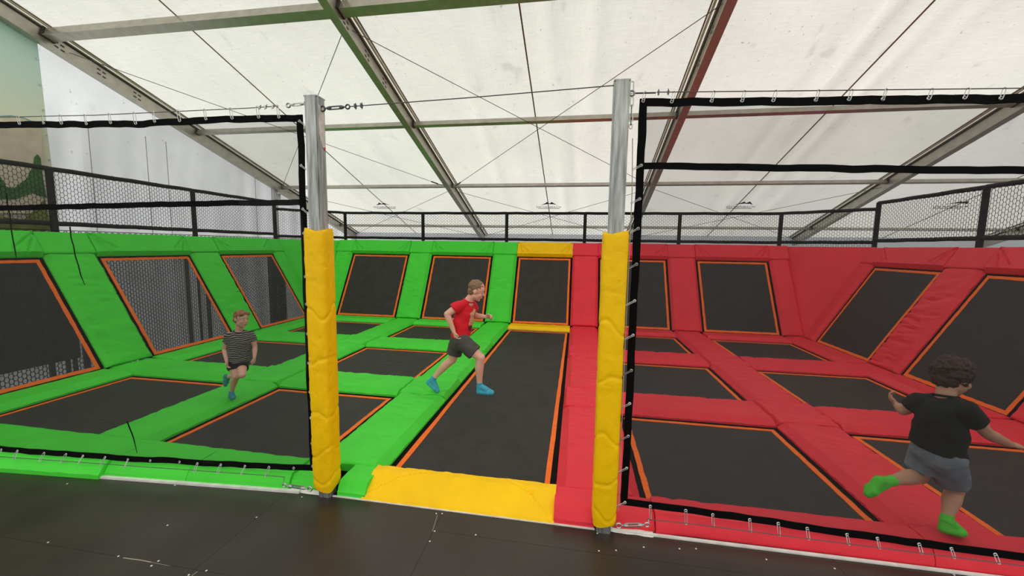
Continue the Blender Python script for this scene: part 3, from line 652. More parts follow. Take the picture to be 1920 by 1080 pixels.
# ================================================================ ENTRANCE POSTS, NETS, CABLES
PL, PR, PYC, PT = -.385, 1.656, -.593, 2.845
def entrance_post(label, x, side, lab2):
    t = empty('steel_post', (x, PYC, FLOOR), label, 'post', 'entrance posts')
    bm = bmesh.new(); bmesh.ops.create_cube(bm, size=1)
    for v in bm.verts: v.co = Vector((v.co.x*.094, v.co.y*.094, (v.co.z+.5)*(PT-FLOOR)+FLOOR))
    bmesh.ops.bevel(bm, geom=[e for e in bm.edges if abs(e.verts[0].co.z-e.verts[1].co.z) > 1], offset=.008, segments=2, affect='EDGES')
    me = bpy.data.meshes.new('shaft'); 
    for v in bm.verts: v.co.z -= FLOOR
    bm.to_mesh(me); bm.free(); me.materials.append(GALV); o = bpy.data.objects.new('shaft', me); COL.objects.link(o); o.parent = t; o['base'] = t['base']
    me.polygons.foreach_set('use_smooth', [True]*len(me.polygons)); me.set_sharp_from_angle(angle=.6)
    mb = MB(); mb.box((x, PYC, PT+.004), (.096, .096, .008)); mb.build('cap', GALV, t)
    # padded sleeve, wrapped and tied: rounded square with puckers
    mb = MB(); nz = 200; ns = 64; z0, z1 = .035, 1.955
    for j in range(nz+1):
        z = z0+(z1-z0)*j/nz; e = min(j, nz-j)/nz
        sh = 1-.10*max(0, 1-(z-z0)/.07)**2-.05*max(0, 1-(z1-z)/.03)**2
        for k in range(ns):
            a = 2*math.pi*(k+.5)/ns; ca, sa = math.cos(a), math.sin(a); q = (abs(ca)**5+abs(sa)**5)**(-1/5)
            r = .0785*q*sh
            r += .0022*noise.noise((ca*2.2+x, sa*2.2, z*6))+.0014*noise.noise((ca*4+x*3, sa*4, z*13))-.005*max(0, 1-abs(noise.noise((ca*2.6+x*5, sa*2.6, z*6)))/.10)*max(0, .5+1.5*noise.noise((x, sa, z*2.2)))
            for (zc, am) in ((.62, .006), (1.03, .006), (1.38, .007), (.33, .006), (.12, .006)):
                r -= am*math.exp(-((z-zc-.03*math.sin(a*2+zc*9)-.05*noise.noise((a, zc, x)))/.012)**2)
            zz = z+(.012*math.sin(a*2+1+x) if j in (0, nz) else 0)
            mb.v.append(Vector((x+ca*r, PYC+sa*r, zz)))
    for j in range(nz):
        for k in range(ns): mb.f.append((j*ns+k, j*ns+(k+1) % ns, (j+1)*ns+(k+1) % ns, (j+1)*ns+k))
    mb.f.append(tuple(range(ns))[::-1]); mb.f.append(tuple(nz*ns+k for k in range(ns)))
    mb.build('padded_sleeve', YEL, t, smooth=50)
    return t
pl_ = entrance_post('galvanised steel post with yellow padding at the left of the lane', PL, 1, '')
pr_ = entrance_post('galvanised steel post with yellow padding at the right of the lane', PR, -1, '')
mb = MB(); mb.poly_prism([(PL+.0475, PYC-.035, 2.80), (PL+.0475, PYC+.03, 2.78), (PL+.0475, PYC+.035, 2.50), (PL+.0475, PYC-.0, 2.53), (PL+.0475, PYC-.03, 2.60)], (.001, 0, 0)); mb.build('sticker', mat('worn_sticker', (.62, .60, .56), .6, var=.2, vscale=20), pl_)
mb = MB(); mb.poly_prism([(PL+.0488, PYC+.035, 2.50), (PL+.0488, PYC+.01, 2.515), (PL+.0488, PYC+.03, 2.53)], (.001, 0, 0)); mb.build('sticker_mark', mat('red_mark', (.6, .03, .04), .6), pl_)
# white film at the post feet
def film(lab, x0, x1, y):
    mb = MB(); n = 12
    for i in range(n+1):
        x = x0+(x1-x0)*i/n
        for k, (dy, z) in enumerate(((.02, -.012), (.0, -.012), (-.010, -.018), (-.022, -.028))):
            mb.v.append(Vector((x, y+dy+.008*noise.noise((x*9, k, 2)), z+.008*noise.noise((x*11, k, 5))-.004*(i/n))))
    for i in range(n):
        for k in range(3): a = i*4+k; mb.f.append((a, a+1, a+5, a+4))
    o = mb.build('plastic_film', PLASTIC, smooth=50); tag(o, lab, 'film', 'white film at post feet')
film('crumpled white plastic film at the foot of the left post', -.68, -.43, -.60); film('white plastic film curling at the foot of the right post', 1.70, 1.98, -.595)

def zint(tab, x):
    for (x0, z0), (x1, z1) in zip(tab, tab[1:]):
        if x0 <= x <= x1 or x1 <= x <= x0: return z0+(z1-z0)*(x-x0)/(x1-x0)
    return tab[-1][1]
def ny_(x): return PYC+.012-.068*max(0, -(x+.5))
def strap_mesh(pts, wd, th=.006, sag=0., seed=1):     # flat webbing hanging in the net plane
    mb = MB(); out = []
    n = 40; P_ = []
    for (a, b) in zip(pts, pts[1:]):
        a = Vector(a); b = Vector(b); m_ = max(2, int((b-a).length/.05))
        for i in range(m_): P_.append(a+(b-a)*(i/m_))
    P_.append(Vector(pts[-1])); d = (P_[-1]-P_[0]).normalized(); vert = abs(d.z) > .7
    for i, p in enumerate(P_):
        wob = sag*noise.noise((i*.16, seed, 0))+sag*.6*noise.noise((i*.45, seed, 4))
        s = X if vert else Z; p = p+(s*wob); p.y += .006*noise.noise((i*.2, seed, 9))
        out.append(p); wv = wd/2*(1+.10*noise.noise((i*.3, seed, 7)))
        mb.v += [p-s*wv-Y*th/2, p+s*wv-Y*th/2, p+s*wv+Y*th/2, p-s*wv+Y*th/2]
    for i in range(len(P_)-1):
        a = i*4
        for k in range(4): mb.f.append((a+k, a+(k+1) % 4, a+4+(k+1) % 4, a+4+k))
    e = (len(P_)-1)*4; mb.f += [(0, 1, 2, 3), (e, e+3, e+2, e+1)]
    return mb, out
def eyelet(p, par):
    mb = MB(); mb.ring(p-Y*.004, X, Z, .016, .016, .003, 10, 4); mb.build('eyelet', STEEL, par)
def clip(label, group, p, q, W=.015):            # a carabiner from p to q
    p = Vector(p); q = Vector(q); d = q-p; L = d.length+.012; c = (p+q)/2; sd = d.cross(Y); sd = sd.normalized() if sd.length > 1e-4 else X
    tw = R_.uniform(-.5, .5); b = (sd*math.cos(tw)+Y*math.sin(tw))
    mb = MB(); mb.ring(c-Y*.006, d, b, L, W, .0022, 14, 5); tag(mb.build('carabiner', STEEL, smooth=60), label, 'carabiner', group)

# left net -------------------------------------------------------------------------
XL0, XL1 = -5.0, -.508
topL = lambda x: zint(((-5.0, 2.70), (-3.2, 2.712), (-1.9, 2.70), (-1.2, 2.72), (-.508, 2.725)), x)
midL = lambda x: zint(((-5.0, 2.06), (-3.2, 2.085), (-1.7, 2.125), (-.508, 2.15)), x)
botL = lambda x: zint(((-5.0, .12), (-3.4, .128), (-2.1, .125), (-1.05, .14), (-.508, .155)), x)
def net_panel(name, label, base, x0, x1, top_, mid_, bot_, xs_v, seed):
    t = empty(name, base, label, 'net', 'entrance nets')
    n = 30; mb = MB()
    for i in range(n+1):
        x = x0+(x1-x0)*i/n
        for k in range(9):
            f = k/8; z = bot_(x)+(top_(x)-bot_(x))*f; mb.v.append(Vector((x, ny_(x)+.02*math.sin(math.pi*f)*noise.noise((x*1.1, f*2, seed)), z)))
    for i in range(n):
        for k in range(8): a = i*9+k; mb.f.append((a, a+1, a+10, a+9))
    mb.build('net_mesh', NETM, t, smooth=60)
    res = {}
    for nm_, f, wd, sg in (('top_strap', top_, .046, .012), ('middle_strap', mid_, .04, .008), ('bottom_strap', bot_, .046, .008)):
        pts = [(x0+(x1-x0)*i/10, ny_(x0+(x1-x0)*i/10), f(x0+(x1-x0)*i/10)) for i in range(11)]
        mb, res[nm_] = strap_mesh(pts, wd, sag=sg, seed=seed+len(res)*3); mb.build(nm_, STRAP, t)
    mb, _ = strap_mesh([(xs_v, ny_(xs_v)-.002, bot_(xs_v)-.02), (xs_v, ny_(xs_v)-.002, top_(xs_v)+.02)], .046, th=.009, sag=.006, seed=seed+11); mb.build('side_strap', STRAP, t)
    return t, res
nl, sL = net_panel('entrance_net', 'fine black safety net with webbing straps left of the yellow posts', (-2.7, -.7, .1), XL0, XL1, topL, midL, botL, XL1, 3)
def near(pts, x): return min(pts, key=lambda p: abs(p.x-x))
cabL = lambda x: zint(((-5.0, 2.755), (-3.2, 2.762), (-2.1, 2.765), (-.9, 2.795), (-.43, 2.815)), x)
wire('steel_cable', 'steel cable above the left net, from the left post outwards', [(x, ny_(x)-.004, cabL(x)) for x in (-5.0, -4, -3.2, -2.1, -1.5, -.9, -.66)], .0032, 'cable')
for u in (27, 65, 102, 140, 179, 218, 259, 298, 341, 384, 427, 471, 516):
    x = at(u, 230, 1, PYC-.06).x
    if x > -.6: x = -.6
    p = near(sL['top_strap'], x); q = Vector((p.x+.004, p.y-.008, p.z+.004)); eyelet(q, nl); clip('steel carabiner hanging the left net from its top cable', 'carabiners along the left top strap', q, (p.x-.004, p.y-.008, cabL(p.x)))
for u in (-30, -70, -115): pass
botc = lambda x: zint(((-5.0, .075), (-3.2, .080), (-1.6, .085), (-.9, .088), (-.70, .085)), x)
wire('steel_cable', 'thin steel cable along the green rim pads below the left net', [(x, ny_(x)-.03, botc(x)) for x in (-5.0, -3.2, -2.1, -1.6, -.9, -.72)], .0028, 'cable')
for u in (14, 49, 82, 118, 156, 188, 221, 257, 300, 342, 378, 420, 458, 498, 541):
    x = at(u, 850, 1, PYC-.03).x
    p = near(sL['bottom_strap'], x); q = Vector((p.x, p.y-.008, p.z)); eyelet(q, nl)
    if u not in (300, 342, 541): clip('steel carabiner tying the left net to the lower cable', 'carabiners along the left bottom strap', q, (p.x+.01*R_.uniform(-1, 1), p.y-.034, botc(p.x)-.002))
for z in (2.70, 2.40, 2.10, 1.93, 1.62, 1.42, 1.20, .98, .76, .56, .36, .18):
    q = Vector((XL1+.004, ny_(XL1)-.01, z)); eyelet(q, nl); clip('steel hook lacing the left net to its post', 'hooks on the left side strap', q, (XL1+.055, PYC-.02, z-.03), .008)
# right net
XR0, XR1 = 1.788, 6.2
topR = lambda x: zint(((1.788, 2.735), (2.4, 2.712), (3.67, 2.675), (6.2, 2.66)), x)
midR = lambda x: zint(((1.788, 2.36), (3.7, 2.305), (6.2, 2.27)), x)
botR = lambda x: zint(((1.788, .172), (2.22, .168), (3.15, .132), (4.0, .115), (6.2, .11)), x)
nr, sR = net_panel('entrance_net', 'fine black safety net with webbing straps right of the yellow posts', (4, -.58, .1), XR0, XR1, topR, midR, botR, XR0, 23)
cabR = lambda x: zint(((1.70, 2.79), (2.4, 2.765), (3.67, 2.722), (6.2, 2.70)), x)
wire('steel_cable', 'steel cable above the right net, from the right post outwards', [(x, PYC-.002, cabR(x)) for x in (1.86, 2.4, 3, 3.67, 5, 6.2)], .0032, 'cable')
for u in (1208, 1268, 1328, 1391, 1455, 1522, 1593, 1663, 1736, 1808, 1881):
    x = at(u, 185, 1, PYC).x; p = near(sR['top_strap'], x); q = Vector((p.x-.004, p.y-.008, p.z+.002)); eyelet(q, nr)
    clip('steel carabiner hanging the right net from its top cable', 'carabiners along the right top strap', q, (p.x+.006, p.y-.008, cabR(p.x)))
botcR = lambda x: zint(((1.70, .07), (1.95, .095), (2.22, .098), (3.15, .09), (4, .085), (6.2, .08)), x)
wire('steel_cable', 'thin steel cable along the red rim pads below the right net', [(x, PYC-.025, botcR(x)) for x in (1.93, 2.22, 2.7, 3.15, 4, 5, 6.2)], .0028, 'cable')
for u in (1223, 1280, 1338, 1398, 1459, 1521, 1587, 1653, 1722, 1794, 1868):
    x = at(u, 975, 1, PYC).x; p = near(sR['bottom_strap'], x); q = Vector((p.x, p.y-.008, p.z)); eyelet(q, nr)
    clip('steel carabiner tying the right net to the lower cable', 'carabiners along the right bottom strap', q, (p.x, p.y-.03, botcR(p.x)-.002))
lx = PR+.088
wire('lacing_cord', 'thin cord running down the right post beside the net', [(lx-.012, PYC-.01, 2.52), (lx, PYC-.01, 2.2), (lx, PYC-.012, 1.0), (lx+.006, PYC-.012, .12)], .003, 'cord', m_=mat('beige_cord', (.42, .36, .30), .7))
for z in (2.36, 2.16, 1.98, 1.76, 1.53, 1.31, 1.08, .86, .64, .42, .18):
    q = Vector((XR0+.002, PYC-.004, z)); eyelet(q, nr); clip('steel hook lacing the right net to its cord', 'hooks on the right side strap', q, (lx, PYC-.012, z-.025), .008)
# span cable with turnbuckle between the posts
a = Vector((PL+.047, PYC, 2.775)); b = Vector((PR-.047, PYC, 2.835)); d = (b-a).normalized(); sx = Y
def turnbuckle(label, p, d, L, group, mat_=WIRE, r=.011):
    d = d.normalized(); side = d.cross(Z).normalized(); upv = side.cross(d); t = empty('turnbuckle', p, label, 'turnbuckle', group)
    mb = MB(); mb.ring(p+d*.014, d, upv, .034, .034, .0055, 12, 6); mb.build('eye', mat_, t, smooth=60)
    mb = MB(); mb.tube([p+d*.03, p+d*(.03+L*.2)], .004, 6); mb.tube([p+d*(L*.8+.03), p+d*(L+.03)], .004, 6); mb.build('rod', mat_, t)
    mb = MB(); c = p+d*(.03+L*.5)
    for s in (-1, 1): mb.bar(c-d*(L*.32)+upv*(s*r*.8), c+d*(L*.32)+upv*(s*r*.8), r*.8, r*.6)
    for s in (-1, 1): mb.tube([c+d*(s*L*.22), c+d*(s*L*.36), c+d*(s*L*.42)], [r, r, r*.5], 8)
    mb.build('body', mat_, t)
    e = p+d*(L+.03+.014); mb = MB(); mb.ring(e, d, upv, .03, .028, .005, 12, 6); mb.build('ring', mat_, t, smooth=60)
    return e+d*.016
e = turnbuckle('dark steel turnbuckle on the span cable at the left post', a, d, .155, 'post turnbuckles')
c = wire('span_cable', 'steel cable spanning between the tops of the two yellow posts', [e, (e+b)/2-Z*.004, b], .0035, 'cable')
for k in (.04, .085):
    p = e+d*k; mb = MB(); mb.box(p, (.010, .02, .026), (d, Y, Z)); mb.tube([p-Z*.02+Y*.006, p+Z*.022+Y*.006], .003, 5); tag(mb.build('cable_clamp', WIRE), 'small cable clamp beside the left post turnbuckle', 'clamp', 'span cable clamps')
# left cable end fittings
a = Vector((PL-.047, PYC, 2.815)); d = (Vector((-.66, ny_(-.66), cabL(-.66)))-a)
turnbuckle('bright quick link joining the left top cable to the left post', a, d, .11, 'post turnbuckles', STEEL, .009)
for k in (-.70, -.755, -.80):
    mb = MB(); p = Vector((k, ny_(k)-.004, cabL(k))); mb.box(p, (.009, .012, .02)); mb.tube([p-Z*.016-X*.01, p+Z*.016+X*.012], .003, 5); tag(mb.build('cable_clamp', STEEL), 'bright cable clamp on the left top cable', 'clamp', 'left top cable clamps')
# right post head: shackle, rod and short chain
t = empty('shackle', (PR+.06, PYC, 2.76), 'steel shackle ring at the head of the right post', 'shackle')
mb = MB(); mb.ring((PR+.062, PYC, 2.785), Z, X, .03, .03, .006, 12, 6); mb.build('ring', STEEL, t, smooth=60); mb = MB(); mb.ring((PR+.060, PYC, 2.82), Z, X, .07, .022, .004); mb.build('bow', STEEL, t, smooth=60)
mb = MB(); mb.tube([(PR+.078, PYC, 2.785), (PR+.20, PYC, 2.782)], .0048, 6); mb.build('rod', WIRE, t)
for k in (.215, .27):
    mb = MB(); p = Vector((PR+k, PYC, 2.782)); mb.box(p, (.009, .012, .02)); mb.tube([p-Z*.016, p+Z*.02], .003, 5); tag(mb.build('cable_clamp', WIRE), 'dark cable clamp on the right top cable', 'clamp', 'right top cable clamps')
ch_ = empty('chain', (PR+.064, PYC, 2.5), 'short steel chain hanging from the right post shackle', 'chain')
z = 2.765
for k, L in enumerate((.055, .075, .03, .028, .028)):
    mb = MB(); mb.ring((PR+.064, PYC, z-L/2), Z, X if k % 2 == 0 else Y, L, .018, .0035, 12, 5); mb.build('link', STEEL, ch_, smooth=60); z -= L-.008
# bottom fittings
e = turnbuckle('bright turnbuckle beside the foot of the left post', Vector((-.45, -.685, .058)), Vector((-1, -.05, .06)), .17, 'foot turnbuckles', STEEL, .011)
wire('cable_end', 'short cable end joining the left foot turnbuckle to the lower cable', [e, (-.72, ny_(-.72)-.03, botc(-.72))], .003, 'cable', m_=STEEL)
e = turnbuckle('bright turnbuckle beside the foot of the right post', Vector((1.735, -.66, .052)), Vector((1, .06, .13)), .15, 'foot turnbuckles', STEEL, .011)
wire('cable_end', 'short cable end joining the right foot turnbuckle to the lower cable', [e, (1.94, PYC-.03, botcR(1.94))], .003, 'cable', m_=STEEL)
# loose dark cords hanging against the left net
for pts, lb in ((((12, 362), (14, 385), (19, 405), (21, 430), (24, 448), (28, 468), (31, 488)), 'dark loose cord hanging on the left net near the image edge'), (((131, 425), (133, 445), (138, 462), (141, 480), (147, 498), (151, 515), (159, 535)), 'dark loose cord dangling on the left net before the green wall'), (((238, 790), (250, 820), (257, 850)), 'short dark cord end on the left net near its bottom strap')):
    wire('loose_cord', lb, [at(u, v, 1, -.70) for u, v in pts], [.0045]+[.004]*(len(pts)-2)+[.0015], 'cord', 'loose cords on the left net', STRAP)

# ================================================================ PEOPLE
from mathutils.bvhtree import BVHTree
def cap(mb, a, ra, b, rb, n=14):
    a = Vector(a); b = Vector(b); d = (b-a).normalized(); pts = []; rs = []
    for k in range(1, 5): t = k*math.pi/8; pts.append(a-d*(ra*math.cos(t))); rs.append(ra*math.sin(t))
    for k in range(5): f = k/4; pts.append(a+(b-a)*f) if 0 < f < 1 else None; rs.append(ra+(rb-ra)*f) if 0 < f < 1 else None
    for k in range(4, 0, -1): t = k*math.pi/8; pts.append(b+d*(rb*math.cos(t))); rs.append(rb*math.sin(t))
    mb.tube(pts, rs, n)
def chain(mb, pts):               # [(point, radius), ...]
    for (a, ra), (b, rb) in zip(pts, pts[1:]): cap(mb, a, ra, b, rb)
def loft(mb, rings, n=24):        # [(centre, half axis 1, half axis 2)]
    o = len(mb.v)
    for c, a, b in rings:
        for k in range(n):
            t = 2*math.pi*k/n; q = (abs(math.cos(t))**2.4+abs(math.sin(t))**2.4)**(-1/2.4); mb.v.append(Vector(c)+Vector(a)*(q*math.cos(t))+Vector(b)*(q*math.sin(t)))
    for j in range(len(rings)-1):
        for k in range(n): mb.f.append((o+j*n+k, o+j*n+(k+1) % n, o+(j+1)*n+(k+1) % n, o+(j+1)*n+k))
    mb.f.append(tuple(o+k for k in reversed(range(n)))); mb.f.append(tuple(o+(len(rings)-1)*n+k for k in range(n)))
def blob(name, mb, voxel, material, parent, it=6, fac=.5, disp=0., dfreq=20.):
    me = bpy.data.meshes.new('t'); base = parent_base(parent)
    me.from_pydata([tuple(v-base) for v in mb.v], [], mb.f); bm = bmesh.new(); bm.from_mesh(me); bmesh.ops.triangulate(bm, faces=[f for f in bm.faces if len(f.verts) > 4]); bmesh.ops.recalc_face_normals(bm, faces=bm.faces); bm.to_mesh(me); bm.free()
    o = bpy.data.objects.new('t', me); COL.objects.link(o)
    r = o.modifiers.new('r', 'REMESH'); r.mode = 'VOXEL'; r.voxel_size = voxel
    s = o.modifiers.new('s', 'SMOOTH'); s.factor = fac; s.iterations = it
    m2 = bpy.data.meshes.new_from_object(o.evaluated_get(bpy.context.evaluated_depsgraph_get())); bpy.data.objects.remove(o); bpy.data.meshes.remove(me)
    if disp:
        m2.update()
        nn = [v.normal.copy() for v in m2.vertices]
        for v, q in zip(m2.vertices, nn): v.co += q*(disp*noise.noise(v.co*dfreq))
    m2.name = name; m2.materials.clear(); m2.materials.append(material); m2.polygons.foreach_set('use_smooth', [True]*len(m2.polygons))
    ob = bpy.data.objects.new(name, m2); COL.objects.link(ob); ob.parent = parent; ob['base'] = tuple(base); return ob
def hand(mb, wrist, d, n, t, s, curl=1.0):
    """palm along d, fingers curl towards n, thumb on side t"""
    d = Vector(d).normalized(); t = Vector(t); t = (t-d*t.dot(d)).normalized(); n = Vector(n); n = (n-d*n.dot(d)-t*n.dot(t)).normalized(); w_ = Vector(wrist)
    mb.ball(w_+d*(.040*s), (.033*s, .044*s, .017*s), 12, 8, (t, d, n))
    for k, (off, L) in enumerate(((.026, .062), (.009, .070), (-.009, .065), (-.025, .050))):
        p = w_+d*(.066*s)+t*(off*s); ang = 0; r = .0086*s
        for j, f in enumerate((.45, .32, .23)):
            ang += (.75, .95, .7)[j]*curl; q = p+(d*math.cos(ang)+n*math.sin(ang))*(L*f*s); cap(mb, p, r, q, r*.93, 8); p = q; r *= .93
    p = w_+d*(.022*s)+t*(.026*s); q = p+(t*.75+d*.75+n*.25).normalized()*(.032*s); cap(mb, p, .0115*s, q, .0098*s, 8)
    cap(mb, q, .0098*s, q+(d*.85+n*(.55*curl)-t*.1).normalized()*(.028*s), .0082*s, 8)
def person(base, label, J, S, f, u, hh, mats, hair='short', hands=None, torso=None, sock_h=.05, short_leg=.62, shirt_hem=.0, sleeve=.55, body_dirs=None):
    t = empty('person', base, label, 'person', None)
    f = Vector(f).normalized(); u = Vector(u); u = (u-f*u.dot(f)).normalized(); r = f.cross(u); hc = J['head']; V = lambda a, b, c: hc+(r*a+f*b+u*c)*hh
    bf = Vector(body_dirs[0]).normalized(); br = Vector(body_dirs[1]).normalized()      # chest forward, towards the right hand side
    mb = MB(); ax = (r, f, u)
    mb.ball(V(0, 0, .12), (.335*hh, .40*hh, .38*hh), 20, 14, ax); mb.ball(V(0, .10, -.16), (.265*hh, .275*hh, .33*hh), 18, 12, ax)
    mb.ball(V(0, .235, -.41), (.12*hh, .10*hh, .085*hh), 12, 8, ax); mb.ball(V(0, .02, -.25), (.27*hh, .24*hh, .20*hh), 14, 10, ax)
    cap(mb, V(0, .375, .02), .036*hh, V(0, .445, -.125), .052*hh, 10); mb.ball(V(0, .30, .10), (.23*hh, .095*hh, .05*hh), 14, 8, ax)
    mb.ball(V(0, .355, -.265), (.095*hh, .05*hh, .05*hh), 12, 8, ax)
    for s in (-1, 1): mb.ball(V(s*.335, -.04, -.02), (.04*hh, .085*hh, .12*hh), 10, 8, ax); mb.ball(V(s*.17, .25, -.13), (.10*hh, .09*hh, .10*hh), 10, 8, ax)
    nb = J['neck']; chain(mb, [(V(0, -.07, -.22), .215*hh), (nb, .215*hh), (nb-Z*.03*S, .25*hh)])
    hipc = (J['hipL']+J['hipR'])/2; chest = (J['shL']+J['shR'])/2
    for s in ('L', 'R'):
        chain(mb, [(J['hip'+s]+(hipc-J['hip'+s])*.3, .060*S), (J['sh'+s]+(chest-J['sh'+s])*.55-(nb-hipc).normalized()*.07*S, .052*S)]); chain(mb, [(nb-Z*.03*S, .036*S), (J['sh'+s], .044*S)])
        a, b, c = J['sh'+s], J['el'+s], J['wr'+s]
        chain(mb, [(a, .048*S), (a+(b-a)*.5, .043*S), (b, .034*S)]); chain(mb, [(b, .034*S), (b+(c-b)*.3, .037*S), (c, .023*S)])
        h = hands[s]; hand(mb, c, h[0], h[1], h[2], S*.98, h[3])
        a, b, c = J['hip'+s], J['kn'+s], J['an'+s]
        chain(mb, [(a, .078*S), (a+(b-a)*.5, .068*S), (b, .050*S)]); back = (b-a).normalized()-(c-b).normalized(); back = back.normalized() if back.length > .05 else -bf
        mb.ball(b-back*(-.012*S)*0+back*.006*S, (.05*S,)*3); chain(mb, [(b, .048*S), (b+(c-b)*.33-back*.012*S, .052*S), (b+(c-b)*.7-back*.004*S, .037*S), (c, .029*S)])
        to, he = J['toe'+s], J['heel'+s]; chain(mb, [(c, .029*S), (he, .024*S)]); chain(mb, [(he, .024*S), (to, .022*S)]); chain(mb, [(c, .028*S), ((c+to)/2, .024*S), (to, .022*S)])
    body = blob('body', mb, .0062, mats['skin'], t, 4)
    # socks
    for s in ('L', 'R'):
        mb = MB(); c, to, he, kn = J['an'+s], J['toe'+s], J['heel'+s], J['kn'+s]; d = (kn-c).normalized()
        mb.tube([c-d*.02*S, c+d*.01*S, c+d*sock_h*S], [.034*S, .033*S, .036*S], 16); chain(mb, [(c, .033*S), (he, .031*S)]); chain(mb, [(he, .033*S), (he+(to-he)*.55, .034*S), (to, .030*S)]); chain(mb, [(c, .035*S), ((c+to)/2, .033*S), (to, .028*S)])
        sd = (to-he).normalized().cross((c-he).normalized()).normalized(); cap(mb, he+(to-he)*.72-sd*.013*S, .031*S, he+(to-he)*.74+sd*.013*S, .031*S)
        blob('sock', mb, .006, mats['sock'], t, 5)
    # shorts
    mb = MB(); ax1, ax2 = br, bf; upv = (chest-hipc).normalized(); wst = hipc+upv*.085*S
    loft(mb, [(wst+upv*.03*S, ax1*.125*S, ax2*.092*S), (wst-upv*.03*S, ax1*.132*S, ax2*.10*S), (hipc-upv*.02*S, ax1*.142*S, ax2*.108*S), (hipc-upv*.075*S, ax1*.12*S, ax2*.09*S)])
    for s in ('L', 'R'):
        a, b = J['hip'+s], J['kn'+s]; d = (b-a).normalized(); L = (b-a).length
        mb.tube([a-d*.02*S, a+d*L*.25, a+d*L*short_leg*.8, a+d*L*short_leg], [.098*S, .096*S, .092*S, .094*S], 20); mb.ball(a, (.098*S,)*3, 14, 10)
    blob('shorts', mb, .0075, mats['shorts'], t, 6, disp=.008, dfreq=16)
    # shirt
    mb = MB(); hem = hipc+upv*shirt_hem*S; sw = (J['shR']-J['shL']).length/2; side = (J['shR']-J['shL']).normalized(); fw = side.cross(upv); fw = fw if fw.dot(bf) > 0 else -fw
    mid = hem+(chest-hem)*.5; dn = (nb-mid).normalized()
    loft(mb, [(hem, br*.150*S, bf*.112*S), (hem+(mid-hem)*.5, br*.140*S, bf*.105*S), (mid, (br+side).normalized()*.142*S, bf*.105*S), (mid+(chest-mid)*.55, side*(sw*.98), fw*.108*S), (chest+(mid-chest)*.10, side*(sw*1.0), fw*.088*S), (chest+dn*.035*S, side*(sw*.72), fw*.062*S), (nb-dn*.005*S, side*.062*S, fw*.055*S)])
    for s in ('L', 'R'):
        a, b = J['sh'+s], J['el'+s]; d = (b-a).normalized(); L = (b-a).length
        mb.tube([a-d*.01*S, a+d*L*.15, a+d*L*sleeve], [.060*S, .064*S, .066*S], 18); mb.ball(a, (.060*S,)*3, 14, 10); cap(mb, nb-dn*.03*S, .045*S, a, .056*S)
    shirt = blob('shirt', mb, .0075, mats['shirt'], t, 7, disp=.010, dfreq=13)
    mb = MB(); pts = [nb-dn*.004*S+side*(math.cos(k*math.pi/9)*.064*S)+fw*(math.sin(k*math.pi/9)*.058*S)-dn*(.012*S*math.sin(k*math.pi/9)) for k in range(18)]; mb.tube(pts, .008*S, 6, True); mb.build('collar', mats.get('collar', mats['shirt']), t, smooth=60)
    # hair
    mb = MB()
    if hair == 'short':
        mb.ball(V(0, -.065, .195), (.352*hh, .405*hh, .35*hh), 20, 14, ax); mb.ball(V(0, -.20, -.06), (.29*hh, .225*hh, .26*hh), 16, 10, ax)
        hm = blob('hair', mb, .005, mats['hair'], t, 4, disp=.007, dfreq=55)
    elif hair == 'swept':
        mb.ball(V(0, -.05, .20), (.37*hh, .41*hh, .345*hh), 20, 14, ax); mb.ball(V(0, -.19, -.04), (.315*hh, .24*hh, .27*hh), 16, 10, ax); cap(mb, V(-.2, .26, .36), .10*hh, V(.24, .28, .35), .10*hh)
        hm = blob('hair', mb, .005, mats['hair'], t, 4, disp=.010, dfreq=40)
    else:
        mb.ball(V(0, -.06, .17), (.40*hh, .44*hh, .39*hh), 20, 14, ax); mb.ball(V(0, -.20, -.10), (.34*hh, .26*hh, .28*hh), 16, 10, ax); rg = random.Random(4)
        for k in range(150):
            q = Vector((rg.gauss(0, 1), rg.gauss(0, 1), rg.gauss(0, 1))).normalized()
            if q.y > .45 and q.z < .45 or q.z < -.75: continue
            mb.ball(V(q.x*.39, -.07+q.y*.43, .14+q.z*.40), rg.uniform(.05, .085)*hh, 8, 6)
        hm = blob('hair', mb, .006, mats['hair'], t, 1, disp=.012, dfreq=60)
    for s in (-1, 1):
        e = MB(); e.ball(V(s*.135, .325, .03), (.055*hh, .035*hh, .036*hh), 10, 8, ax); eo = e.build('eye', EYEW, t, smooth=60)
        e = MB(); e.ball(V(s*.13, .352, .028), (.026*hh, .014*hh, .028*hh), 8, 6, ax); i_ = e.build('iris', IRIS, eo, smooth=60)
        e = MB(); cap(e, V(s*.06, .385, .10), .016*hh, V(s*.21, .335, .105), .013*hh, 6); e.build('eyebrow', mats['brow'], t, smooth=60)
    e = MB(); cap(e, V(-.075, .385, -.262), .018*hh, V(.075, .385, -.262), .018*hh, 6); cap(e, V(-.04, .40, -.268), .019*hh, V(.04, .40, -.268), .019*hh, 6); e.build('mouth', LIPS, t, smooth=60)
    return t, shirt
EYEW = mat('eye_white', (.75, .72, .70), .3); IRIS = mat('dark_iris', (.03, .02, .015), .3); LIPS = mat('lips', (.50, .17, .15), .5)
SKIN = mat('fair_skin', (.80, .44, .34), .55, var=.05, vscale=20); SKIN2 = mat('tanned_skin', (.55, .30, .20), .55, var=.06, vscale=20)
